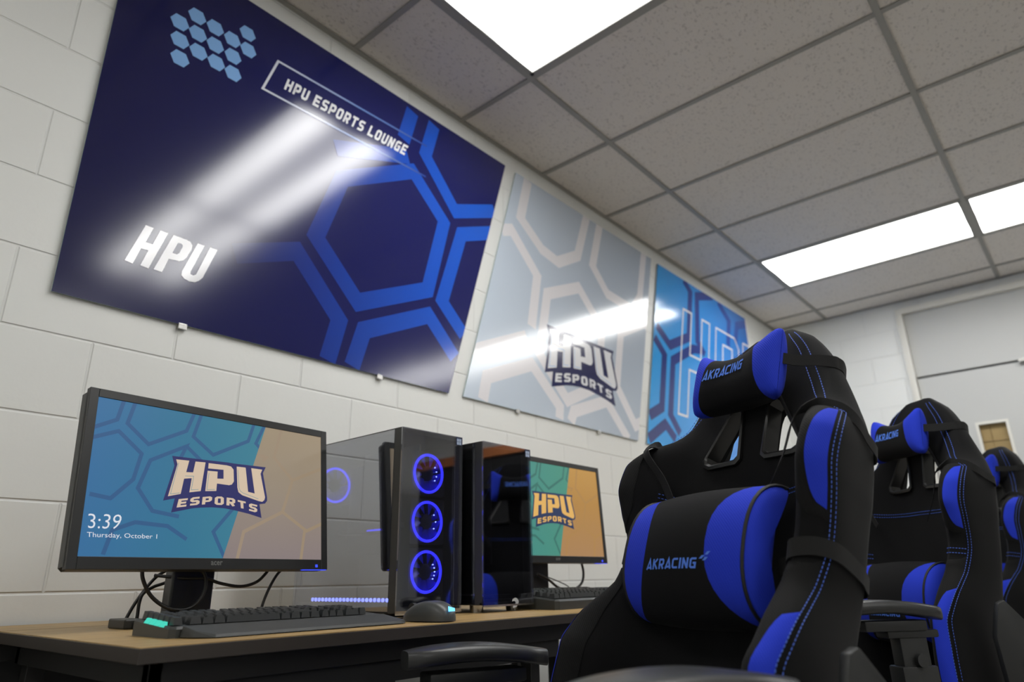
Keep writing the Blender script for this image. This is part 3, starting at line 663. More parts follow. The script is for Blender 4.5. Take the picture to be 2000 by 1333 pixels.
def monitor(label, base, pos, yaw, tilt, S, full):
    t = thing('monitor', label, 'monitor', base, 0, 'gaming monitors')
    n = Vector((math.cos(yaw) * math.cos(tilt), math.sin(yaw) * math.cos(tilt), math.sin(tilt)))
    r = (-n).cross(Vector((0, 0, 1))).normalized(); u = r.cross(-n)
    M = Matrix.Identity(4)
    for i in range(3): M[i][0] = r[i]; M[i][1] = -n[i]; M[i][2] = u[i]
    M.translation = Vector(pos) - Vector(base)
    def put(mb, name, mt, parent, **k):
        o = mb.build(name, mt, None, **k)
        o.parent = parent
        o.matrix_basis = M if parent == t else Matrix.Identity(4)
        return o
    bx, bt, bb_ = .017, .017, .0225
    b = MB()      # frame ring standing 1.5 mm proud of the glass
    for (a, c, e, g) in ((-SW - bx, -SW, -SH - bb_, SH + bt), (SW, SW + bx, -SH - bb_, SH + bt), (-SW, SW, SH, SH + bt), (-SW, SW, -SH - bb_, -SH)):
        b.box(a, c, -.0015, .012, e, g)
    put(b, 'bezel', M_bezel, t, bevel=.0008, seg=1)
    b = MB(); ow, oh0, oh1 = SW + bx, -SH - bb_, SH + bt
    ring = lambda k, y: [(x * k, y, (oh0 + oh1) / 2 + (z - (oh0 + oh1) / 2) * k) for x, z in ((-ow + .006, oh0), (ow - .006, oh0), (ow, oh0 + .006), (ow, oh1 - .008), (ow - .008, oh1), (-ow + .008, oh1), (-ow, oh1 - .008), (-ow, oh0 + .006))]
    rows = [ring(1, .003), ring(1, .03), ring(.97, .038), ring(.72, .052), ring(.6, .054)]
    b.grid(rows, close=True); b.poly(rows[0][::-1]); b.poly(rows[-1])
    put(b, 'back_shell', M_shell, t, smooth_angle=30)
    F = lambda a, c, h: (a, -h, c)
    full_r = [(-SW, -SH), (SW, -SH), (SW, SH), (-SW, SH)]
    xb, xt = SPLIT[1][0], SPLIT[0][0]
    left = [(-SW, -SH), (xb, -SH), (xt, SH), (-SW, SH)]; rightr = [(xb, -SH), (SW, -SH), (SW, SH), (xt, SH)]
    b = MB(); b.box(-SW, SW, .0002, .004, -SH, SH); sc = put(b, 'screen', M_dark, t)
    z = 0.0
    def layer(polys, h, key, nm, reg=None):
        b = MB(); flat(b, polys, F, h, reg); return put(b, nm, S[key], sc)
    layer([left], z, 'cy', 'wallpaper'); layer([rightr], z, 'sa', 'wallpaper')
    layer(bands(MHEX, .0078), z + .00012, 'cb', 'wallpaper_hexagons', left); layer(bands(MHEX2, .0075), z + .00012, 'sb', 'wallpaper_hexagons', rightr)
    sh, le, fi = logo_layers(F, 1, (0, 0), .00024, .00012)
    put(sh, 'emblem', S['nv'], sc); put(le, 'lettering', S['wh'], sc)
    if full: put(fi, 'letter_inline', S['il'], sc)
    def text(fm, q, h, mt, nm, par):
        vs, fs = fm; b = MB(); b.add([F(*bilin(q, a, c), h) for a, c in vs], fs); return put(b, nm, mt, par)
    text(CAP[0], [T339[0], T339[1], T339[3], T339[2]], .00024, S['tx'], 'clock_text', sc)
    text(CAP[1], [THU[0], THU[1], THU[3], THU[2]], .00024, S['tx'], 'date_text', sc)
    text(CAP[2], [ACER[0], ACER[1], ACER[3], ACER[2]], .0017, mat('bezel_lettering' + S['cy'].name, lin((112, 114, 112)), .3), 'brand_lettering', t)
    b = MB(); b.box(.2475, .2535, -.0022, -.001, -SH - .0175, -SH - .0115); b.box(.212, .280, -.001, .006, -SH - .0232, -SH - .0224)
    put(b, 'power_light', mat('power_blue', (.01, .02, .1), .4, emit=lin((50, 70, 255)), es=1.6), t)
    # stand: column in the root frame
    px = pos[0] - base[0]
    sx = -.085
    b = MB(); b.box(px + sx - .02, px + sx + .018, -.045, .045, .012, .43); b.build('stand_column', M_blacks, t, bevel=.004)
    b = MB(); b.box(px + sx + .01, px - .03, -.03, .03, .24, .31); b.build('mount', M_black, t, bevel=.004)
    b = MB(); b.prism([(-.05, -.06), (-.02, -.125), (.06, -.125), (.07, -.11), (.05, -.04), (.11, -.03), (.12, .0), (.11, .03), (.05, .04), (.07, .11), (.06, .125), (-.02, .125), (-.05, .06)], lambda a, c, k: (a + px + sx, c, k), .012)
    b.build('stand_base', M_black, t, bevel=.002)
    b = MB(); b.box(px + sx - .025, px + sx + .055, -.140, -.105, .0, .018); b.build('foot', M_shell, t, bevel=.003)
    return t
monitor('first monitor on the left, showing a blue and sand wallpaper with the clock 3:39', (.4622, -.5524, DZ), (.4622, -.5524, 1.0244), .0739, .1242, SM1, True)
monitor('second monitor behind the black computer case, showing a green and orange wallpaper', (.4887, .5911, DZ), (.4887, .5911, 1.0442), -.0128, .0542, SM2, False)

# ---------------------------------------------------------------- computer cases
def glass(name, tint, refl):
    mt = bpy.data.materials.new(name); mt.use_nodes = True; nt = mt.node_tree; nt.nodes.clear()
    out = nt.nodes.new('ShaderNodeOutputMaterial'); tr = nt.nodes.new('ShaderNodeBsdfTransparent'); gl = nt.nodes.new('ShaderNodeBsdfGlossy')
    tr.inputs[0].default_value = tint; gl.inputs['Roughness'].default_value = .015; gl.inputs[0].default_value = (.95, .97, 1, 1)
    fr = nt.nodes.new('ShaderNodeLayerWeight'); pw = nt.nodes.new('ShaderNodeMath'); pw.operation = 'POWER'; pw.inputs[1].default_value = 5; nt.links.new(fr.outputs['Facing'], pw.inputs[0])
    ad = nt.nodes.new('ShaderNodeMath'); ad.operation = 'ADD'; ad.use_clamp = True; ad.inputs[1].default_value = refl
    mx = nt.nodes.new('ShaderNodeMixShader')
    nt.links.new(pw.outputs[0], ad.inputs[0]); nt.links.new(ad.outputs[0], mx.inputs[0]); nt.links.new(tr.outputs[0], mx.inputs[1]); nt.links.new(gl.outputs[0], mx.inputs[2])
    nt.links.new(mx.outputs[0], out.inputs[0]); return mt
M_gl_side = glass('tinted_side_glass', (.66, .66, .70, 1), .36)
M_gl_front = glass('tinted_front_glass', (.78, .78, .84, 1), .25)
M_case = mat('case_metal', lin((52, 53, 52)), .4); M_inner = mat('case_interior', lin((16, 16, 18)), .6)
M_led = mat('blue_ring_light', (.01, .01, .08), .4, emit=(.03, .03, 1.0), es=3.6)
M_leddot = mat('blue_diode', (.1, .1, .3), .4, emit=(.20, .26, 1.0), es=8)
M_blade = mat('fan_blade', lin((60, 60, 190)), .25)
def fan(name, c, parent, lit=True, R=.0475, dots=0):
    f = MB(); n = 32
    sq = R + .008; x = c[0]
    ring = MB(); 
    outer = [(sq * a, sq * d) for a, d in ((-1, -1), (1, -1), (1, 1), (-1, 1))]
    rows = []
    for i in range(n + 1):
        a = 2 * PI * i / n; ca, sa = math.cos(a), math.sin(a); k = sq / max(abs(ca), abs(sa))
        rows.append([(x - .012, c[1] + k * ca, c[2] + k * sa), (x + .010, c[1] + k * ca, c[2] + k * sa), (x + .010, c[1] + (R + .003) * ca, c[2] + (R + .003) * sa), (x - .012, c[1] + (R + .003) * ca, c[2] + (R + .003) * sa)])
    ring.grid(rows, close=True)
    fo = ring.build(name, M_inner, parent)
    b = MB(); b.torus((x + .010, c[1], c[2]), R, .0034, ax=0, n=48); b.build('light_ring', M_led if lit else M_inner, fo, smooth_angle=60)
    b = MB(); b.cyl((x - .008, c[1], c[2]), .019, .016, ax=0); b.build('hub', M_dark, fo, smooth_angle=40, bevel=.002)
    b = MB()
    for k in range(9):
        a = 2 * PI * k / 9; pts = []
        for (rr, da, dx) in ((.018, 0, -.004), (.018, .55, .006), (.034, .75, .007), (.048, .80, .006), (.048, .22, -.006), (.034, .12, -.006)):
            pts.append((x + dx, c[1] + rr * math.cos(a + da), c[2] + rr * math.sin(a + da)))
        b.poly(pts)
    b.build('blades', M_blade, fo)
    if dots:
        b = MB()
        for k in range(dots):
            a = -.7 + 1.4 * k / max(1, dots - 1)
            b.cyl((x + .011, c[1] + .026 * math.cos(a), c[2] + .026 * math.sin(a)), .0016, .002, ax=0, n=10)
        b.build('diodes', M_leddot, fo)
    return fo
def tower(label, x1, y0, y1, depth, h, side_open, zb, rz=0):
    W2 = (y1 - y0) / 2; yc = (y0 + y1) / 2
    t = thing('computer_case', label, 'computer', (x1 - depth / 2, yc, DZ), rz, 'glass-sided computer cases')
    D = depth / 2; z0 = zb - DZ; z1 = z0 + h; fr = .022
    b = MB()
    b.box(-D, D - .004, -W2 + .004, W2 - .004, z0, z0 + .012); b.box(-D, D - .004, -W2 + .004, W2 - .004, z1 - .012, z1)
    b.box(-D, -D + .008, -W2 + .004, W2 - .004, z0, z1); b.box(-D, D - .004, W2 - .006, W2 - .001, z0, z1)
    b.box(-D + .09, D - .1, .04, .046, z0 + .10, z1 - .012) # board tray
    b.box(-D, D - .05, -W2 + .012, W2 - .01, z0 + .012, z0 + .022)
    b.build('chassis', M_inner, t)
    b = MB(); b.box(D - .028, D - .003, -W2, -W2 + .010, z0, z1); b.box(D - .028, D - .003, W2 - .008, W2, z0, z1); b.box(D - .012, D - .003, -W2, W2, z0, z0 + .006); b.box(-D, D - .003, -W2, -W2 + .003, z1 - .003, z1)
    b.build('front_frame', M_case, t, bevel=.001)
    b = MB(); b.box(D - .002, D + .002, -W2, W2, z0, z1); fg = b.build('front_glass', M_gl_front, t)
    b = MB(); b.box(D - .001, D + .0026, -W2, W2, z0 - .004, z0); b.build('glass_edge', M_steel, fg)
    b = MB(); s = .011; b.box(D + .0021, D + .0025, W2 - 2 * s - .002, W2 - .001, z1 - 2 * s - .001, z1 - .001); bd = b.build('sticker', mat('sticker_dark', lin((30, 40, 70)), .3), fg)
    b = MB()
    for i in range(2):
        for j in range(2): b.box(D + .0025, D + .0027, W2 - .021 + i * .0085, W2 - .0135 + i * .0085, z1 - .0215 + j * .0085, z1 - .014 + j * .0085)
    b.build('sticker_print', mat('sticker_light', lin((170, 185, 210)), .3), bd)
    b = MB(); b.box(-D, D - .028, -W2 - .001, -W2 + .002, z0 + .004, z1 - .003); b.build('side_glass', M_gl_side if side_open else M_gl_front, t)
    for fx in (-D + .05, D - .05):
        for fy in (-W2 + .03, W2 - .03):
            b = MB(); b.cyl((fx, fy, 0), .016, z0, ax=2, r2=.018); b.build('foot', M_steel if not side_open else M_black, t, smooth_angle=40)
    return t, D, W2, z0, z1
t, D, W2, z0, z1 = tower('large computer case with three glowing blue fan rings and a see-through side', .6123, -.177, .030, .432, .434, True, .755, rz=-.015)
for k, zc in enumerate((.846, .966, 1.086)):
    fan('front_fan', (D - .034, .008, zc - DZ), t, dots=(5, 3, 4)[k])
fan('rear_fan', (-D + .030, -.022, 1.090 - DZ), t)
b = MB(); b.box(D - .075, D - .048, -W2 + .006, -W2 + .030, z0 + .09, z1 - .03); b.build('mirrored_edge_strip', M_dark, t)  # black strip standing in for the monitor edge mirrored in the side glass
b = MB(); b.box(.2505 - (.6123 - .216), .575 - (.6123 - .216), -W2 + .012, -W2 + .016, .0335, .0395)
st = b.build('light_strip', mat('strip_glow', (.01, .01, .1), .4, emit=(.03, .03, 1.0), es=1.2), t)
b = MB()
for k in range(21): b.cyl((.2560 - .3963 + k * .0155, -W2 + .0105, .0365), .0046, .002, ax=1, n=12)
b.build('diodes', M_leddot, st)
b = MB(); b.box(-.02, .10, -.02, .02, z0 + .20, z0 + .215); b.box(-.10, .06, -.055, .02, z0 + .19, z0 + .20); b.box(-.15, .03, .012, .02, z0 + .14, z1 - .05)
b.build('graphics_card', M_inner, t)
b = MB(); b.box(.03, .10, -.057, -.055, z0 + .193, z0 + .197); b.build('card_light', M_led, t)
t, D, W2, z0, z1 = tower('smaller glossy black computer case with a white emblem low on its front', .669, .049, .247, .44, .411, False, .765)
b = MB()
F = lambda a, c, h: (D + .0022 + h, a, c)
flat(b, [[(.012, .008), (.026, .010), (.034, .016), (.036, .024), (.030, .031), (.022, .033), (.012, .030), (.009, .024), (.018, .025), (.024, .022), (.022, .017), (.014, .014)]], F, 0)
b.build('front_emblem', mat('emblem_grey', lin((175, 180, 185)), .3), t)

# ---------------------------------------------------------------- keyboards
M_key = mat('key_plastic', lin((40, 42, 42)), .45); M_kcase = mat('keyboard_case', lin((56, 58, 57)), .38); M_teal = mat('teal_glow', (.02, .1, .09), .4, emit=lin((50, 210, 185)), es=.9)
M_rest = mat('wrist_rest_rubber', lin((50, 52, 51)), .55, bump=(900, .3, .0004))
def key_rows():
    U = .01905; rows = []
    full = [[1, -1, 1, 1, 1, 1, -.5, 1, 1, 1, 1, -.5, 1, 1, 1, 1, -.25, 1, 1, 1],
            [1] * 13 + [2, -.25, 1, 1, 1, -.25, 1, 1, 1, 1],
            [1.5] + [1] * 12 + [1.5, -.25, 1, 1, 1, -.25, 1, 1, 1, 1],
            [1.75] + [1] * 11 + [2.25, -3.5, 1, 1, 1],
            [2.25] + [1] * 10 + [2.75, -1.25, 1, -1.25, 1, 1, 1, 1],
            [1.25, 1.25, 1.25, 6.25, 1.25, 1.25, 1.25, 1.25, -.25, 1, 1, 1, -.25, 2, 1]]
    for r, ks in enumerate(full):
        x = 0
        for k in ks:
            if k > 0: rows.append((r, x * U, k * U)); x += k
            else: x += -k
    return rows
def keycap(b, x0, w, zc, depth, h, yr, tl):
    """x along the keyboard (towards the player's right), yr = front/back position, back is +"""
    g = .0009; a0, a1 = x0 + g, x0 + w - g; d = depth / 2 - g; i = .0024
    bot = [(a0, yr - d), (a1, yr - d), (a1, yr + d), (a0, yr + d)]; top = [(a0 + i, yr - d + i), (a1 - i, yr - d + i), (a1 - i, yr + d - i * .6), (a0 + i, yr + d - i * .6)]
    vs = [(p[0], p[1], zc) for p in bot] + [(p[0], p[1], zc + h + (tl * (p[1] - yr))) for p in top]
    b.add(vs, [(3, 2, 1, 0), (4, 5, 6, 7), (0, 1, 5, 4), (1, 2, 6, 5), (2, 3, 7, 6), (3, 0, 4, 7)])
def keyboard(label, loc, rz, macro, rest, tilt=.07, hgt=.020, scale=1.0):
    """local frame: +x to the player's right, +y away from the player"""
    t = thing('keyboard', label, 'keyboard', loc, rz, 'black gaming keyboards')
    T = Matrix.Rotation(tilt, 4, 'X')
    mw = .034 if macro else 0
    Wd = .436 + mw; Dp = .155
    c = MB(); out = [(-mw - .006, 0), (-mw + .004, -.010), (.444, -.010), (.452, 0), (.452, Dp), (-mw - .006, Dp)]
    n = len(out)
    c.add([(x, y, .0) for x, y in out] + [(x, y, hgt - .004 + y * tilt) for x, y in out] + [(x + (.003 if x < .2 else -.003), min(max(y, -.004), Dp - .005), hgt + min(max(y, -.004), Dp - .005) * tilt) for x, y in out],
          [tuple(range(n))[::-1]] + [(i, (i + 1) % n, (i + 1) % n + n, i + n) for i in range(n)] + [(i + n, (i + 1) % n + n, (i + 1) % n + 2 * n, i + 2 * n) for i in range(n)] + [tuple(range(2 * n, 3 * n))])
    c.build('case', M_kcase, t)
    ks = key_rows(); many = MB(); cnt = 0
    def key(b, r, x0, w, rr=None):
        yr = .132 - r * .0245 if r else .137
        yr = .135 - r * .0242
        keycap(b, x0, w, hgt + yr * tilt + .001, .0205, .0115, yr, .10 - .03 * r)
    ks = sorted(ks, key=lambda k: -k[0])
    for (r, x0, w) in ks:
        if cnt < 96:
            b = MB(); key(b, r, x0, w); b.build('key', M_key, t); cnt += 1
        else: key(many, r, x0, w)
    if many.v: tag(many.build('keys', M_key, t), kind='stuff')
    if macro:
        m_ = MB()
        for r in range(6):
            yr = .135 - r * .0242; keycap(m_, -.031, .019, hgt + yr * tilt + .001, .0205, .0135, yr, .1)
        tag(m_.build('macro_keys', M_key, t, ), 'extra column of keys at the left end', kind=None)
        for k in range(4):
            b = MB(); y0 = .022 + k * .0225; zz = hgt + y0 * tilt
            b.add([(-mw - .0065, y0, zz - .003), (-mw - .0065, y0 + .020, zz - .002), (-mw - .002, y0 + .018, zz + .007), (-mw - .002, y0 + .003, zz + .006),
                   (-mw + .001, y0, zz - .003), (-mw + .001, y0 + .020, zz - .002), (-mw + .002, y0 + .018, zz + .007), (-mw + .002, y0 + .003, zz + .006)],
                  [(0, 1, 2, 3), (7, 6, 5, 4), (0, 4, 5, 1), (3, 2, 6, 7), (0, 3, 7, 4), (1, 5, 6, 2)])
            tag(b.build('macro_light', M_teal, t), 'glowing teal key light')
    if rest:
        b = MB(); f = -.078
        out = [(-mw + .010, -.012), (.452, -.012), (.452, -.020), (.470, f + .012), (.452, f), (-mw + .045, f), (-mw + .018, f + .030)]
        n = len(out)
        b.add([(x, y, .0015) for x, y in out] + [(x * 1 + (.004 if x < .2 else -.004), max(y, f + .006), .006 + (max(y, f + .006) - f) * .235) for x, y in out],
              [tuple(range(n))[::-1], tuple(range(n, 2 * n))] + [(i, (i + 1) % n, (i + 1) % n + n, i + n) for i in range(n)])
        b.build('wrist_rest', M_rest, t, bevel=.0015)
    t.scale = (scale,) * 3
    return t
keyboard('keyboard with a wrist rest and teal lit left end, below the first monitor', (.750, -.716, DZ), PI / 2, True, True, scale=.85)
keyboard('flat black keyboard in front of the second monitor, half hidden by the nearest chair', (.735, .260, DZ), PI / 2, False, False, tilt=.10, hgt=.026)

# ---------------------------------------------------------------- mouse
t = thing('mouse', 'dark grey computer mouse with a glowing light blue mark, beside the keyboard', 'mouse', (.800, -.250, DZ), PI / 2 + .08)
def mouse_body(nu=28, nv=40):
    rows = []
    for i in range(nu + 1):
        p = i / nu; el = p * PI / 2 * .999
        rows.append([])
        for j in range(nv):
            a = 2 * PI * j / nv; ca, sa = math.cos(a), math.sin(a)
            k = math.cos(el) ** .55
            y = .062 * (abs(sa) ** .85) * (1 if sa > 0 else -1) * k
            wd = .033 * (1 - .10 * math.cos(y / .062 * 2.0))
            x = wd * (abs(ca) ** .8) * (1 if ca > 0 else -1) * (k ** .8)
            hh = .038 * (1 - .42 * ((y + .014) / .076) ** 2 - (.10 if y > 0 else 0) * (y / .062))
            rows[-1].append((x, y, .002 + hh * math.sin(el) ** .75))
    return rows
b = MB(); r = mouse_body(); b.grid(r, close=True); b.poly(r[0][::-1]); b.poly(r[-1])
b.build('shell', mat('mouse_shell', lin((62, 64, 64)), .4), t, smooth_angle=50)
b = MB(); b.cyl((-.005, .045, .026), .009, .010, ax=0, n=20); b.build('scroll_wheel', M_dark, t, smooth_angle=40)
b = MB()
for q in ([(-.013, -.048), (-.002, -.0535), (.000, -.045), (-.006, -.038)], [(.001, -.0535), (.010, -.050), (.006, -.043), (.0015, -.045)]):
    b.poly([(x, y, .002 + .038 * (1 - .42 * ((y + .014) / .076) ** 2) * .80) for x, y in q])
glow = mat('mouse_glow', (.05, .2, .4), .4, emit=lin((110, 200, 255)), es=1.6)
b2 = MB(); b2.grid([[(-.011 + .02 * u, -.0615 + .002 * v * (1 - abs(u - .5)) , .020 + .010 * v - .004 * u * v) for u in (0, .25, .5, .75, 1)] for v in (0, .5, 1)])
b2.build('lit_mark', glow, t)

# ---------------------------------------------------------------- cables
M_cable = mat('cable_rubber', lin((26, 26, 26)), .4)
def cable(label, pts, r, group=None):
    b = MB(); b.tube(pts, r, 10); o = b.build('cable', M_cable, None, smooth_angle=60, merge=True)
    return tag(o, label, 'cable', group)
cable('thick black cable looping down in front of the first monitor stand', [(.43, -.676, .89)] + LOOP + [(.43, -.575, .89)], .0036)
cable('black cable sagging to the right behind the first monitor', [(.36, -.62, .845)] + C2 + [(.41, -.368, .885)], .0034)
cable('black cable dropping to the desk left of the large computer case', [(.41, -.332, .885)] + C3 + [(.40, -.396, .7515)], .0032)
cable('outer black cable rising from the desk left of the first monitor stand', [(.30, -.645, .751)] + C4 + [(.31, -.55, .87)], .0034)
cable('inner black cable rising from the desk left of the first monitor stand', [(.31, -.624, .751)] + C5 + [(.32, -.56, .84)], .0034)
cable('black cable hanging in a curve under the second monitor', [(.44, .790, .92)] + C6, .0042)
cable('thin black cable running to the second keyboard', [(.40, .59, .842)] + C7 + [(.42, .90, .752)], .0018)
cable('thinner lower cable beside the second monitor stand', [(.40, .60, .83)] + C8 + [(.41, .75, .7495)], .0016)
cable('thin cable hanging under the far end of the front table, nearer the leg', [(.45, .80, .64), (.45, .79, .5), (.45, .80, .3), (.44, .80, .006)], .003)
cable('thin cable hanging under the front table, right of the other one', [(.45, .88, .64), (.45, .92, .5), (.45, .95, .3), (.44, .96, .006)], .003)
cable('black mouse cable lying between the keyboard and the mouse', [(.735, -.252, DZ + .006), (.70, -.252, DZ + .0035), (.66, -.235, DZ + .0035), (.63, -.215, DZ + .0035)], .0018)

# ---------------------------------------------------------------- racing chairs
def fabric(name, c, sc=900, rough=.85, ridged=False):
    mt, nt, bb = new_mat(name)
    tc = nt.nodes.new('ShaderNodeTexCoord')
    wv = nt.nodes.new('ShaderNodeTexWave'); wv.inputs['Scale'].default_value = 110 if ridged else 260; wv.inputs['Distortion'].default_value = .4
    wv.bands_direction = 'DIAGONAL'
    n = nt.nodes.new('ShaderNodeTexNoise'); n.inputs['Scale'].default_value = sc
    ad = nt.nodes.new('ShaderNodeMath'); ad.operation = 'ADD'
    nt.links.new(tc.outputs['Object'], wv.inputs['Vector']); nt.links.new(tc.outputs['Object'], n.inputs['Vector'])
    nt.links.new(wv.outputs['Fac'], ad.inputs[0]); nt.links.new(n.outputs['Fac'], ad.inputs[1])
    bp = nt.nodes.new('ShaderNodeBump'); bp.inputs['Strength'].default_value = .35; bp.inputs['Distance'].default_value = .0006
    nt.links.new(ad.outputs[0], bp.inputs['Height']); nt.links.new(bp.outputs['Normal'], bb.inputs['Normal'])
    bb.inputs['Base Color'].default_value = c; bb.inputs['Roughness'].default_value = rough; bb.inputs['Specular IOR Level'].default_value = .2
    bb.inputs['Sheen Weight'].default_value = .03; bb.inputs['Sheen Roughness'].default_value = .4
    return mt
M_cloth = fabric('black_fabric', lin((17, 17, 18)))
M_mesh = fabric('black_mesh_fabric', lin((23, 23, 23)), ridged=True)
M_blue = fabric('blue_fabric', lin((38, 60, 198)), ridged=True)
M_piping = mat('black_piping', lin((14, 14, 16)), .6)
M_strap = fabric('elastic_strap', lin((36, 36, 36)))
M_thread = mat('blue_thread', lin((72, 108, 210)), .6)
M_embroid = mat('blue_embroidery', lin((84, 132, 235)), .5)
M_trim = mat('hole_trim_plastic', lin((32, 32, 32)), .32)
M_arm = mat('armrest_rubber', lin((44, 45, 45)), .36, bump=(700, .15, .0004))
M_plast = mat('chair_plastic', lin((34, 35, 35)), .45, bump=(600, .2, .0004))

TT = [-.08, .02, .10, .165, .20, .24, .265, .30, .36, .43, .475, .52, .565, .60, .63, .675, .73, .78, .812]
OS = [.240, .244, .242, .238, .238, .233, .227, .219, .222, .236, .242, .243, .228, .195, .179, .165, .142, .108, .064]
OD = [.120, .140, .148, .150, .138, .114, .094, .068, .054, .070, .080, .074, .048, .012, -.002, -.008, -.010, -.012, -.020]
RS = [.196, .202, .202, .200, .200, .198, .194, .190, .194, .206, .212, .212, .198, .172, .157, .142, .118, .090, .05]
RD = [.148, .162, .168, .168, .154, .136, .120, .100, .090, .106, .118, .112, .084, .040, .018, .008, .004, .000, -.012]
RI = [.138, .138, .138, .138, .138, .138, .138, .138, .140, .142, .142, .142, .135, .124, .112, .098, .078, .055, .03]
BS = [.155, .155, .150, .148, .150, .155, .158, .162, .168, .172, .176, .176, .172, .160, .148, .132, .110, .082, .045]
MS = [.214, .220, .220, .216, .212, .206, .202, .198, .200, .208, .214, .214, .206, .190, .178, .161, .136, .100, .056]
CD = [.0] * 17 + [-.004, -.014]
CB = [-.090, -.090, -.090, -.085, -.08, -.08, -.08, -.08, -.08, -.07, -.05, -.034, -.032, -.032, -.034, -.055, -.060, -.056, -.050]
BD = [-.092] * 13 + [-.090, -.085, -.072, -.062, -.055, -.048]
def ctrl(t):
    g = lambda T: tab(t, TT, T)
    ri, rs, rd, os_, od, bs, cd_, ms, cb, bd = g(RI), g(RS), g(RD), g(OS), g(OD), g(BS), g(CD), g(MS), g(CB), g(BD)
    return [(0, cd_), (ri * .55, cd_), (ri, cd_ + (rd - cd_) * .22), (rs, rd), (os_, od), (ms, (od + bd) / 2 - .010), (bs, bd), (bs * .74, cb - .004), (0, cb)]
def S(v, t, off=0.0):
    """point of the backrest skin: v 0 (front centre) .. 1 (back centre), +/- for the two halves -> (s, d)"""
    sg = -1 if v < 0 else 1; v = min(abs(v), 1.0); P = ctrl(t); n = 8
    def ev(vv):
        x = vv * n; i = min(int(x), n - 1); u = x - i
        a = P[i - 1] if i > 0 else (-P[1][0], P[1][1]); b_ = P[i]; c = P[i + 1]; d = P[i + 2] if i + 2 <= n else (-P[n - 1][0], P[n - 1][1])
        return [0.5 * ((2 * b_[k]) + (c[k] - a[k]) * u + (2 * a[k] - 5 * b_[k] + 4 * c[k] - d[k]) * u * u + (3 * b_[k] - a[k] - 3 * c[k] + d[k]) * u ** 3) for k in (0, 1)]
    p = ev(v)
    if off:
        q0, q1 = ev(max(0, v - .01)), ev(min(1, v + .01)); tx, ty = q1[0] - q0[0], q1[1] - q0[1]; L_ = math.hypot(tx, ty) or 1
        # normal pointing outwards: front has d+, outer side s+
        nx, ny = -ty / L_, tx / L_
        p = [p[0] + nx * off, p[1] + ny * off]
    return sg * p[0], p[1]
def B3(s, d, t): return (s, -d, t)                      # backrest frame -> local xyz
def SP(v, t, off=0.0):
    s, d = S(v, t, off); return B3(s, d, t)
HZ = .507
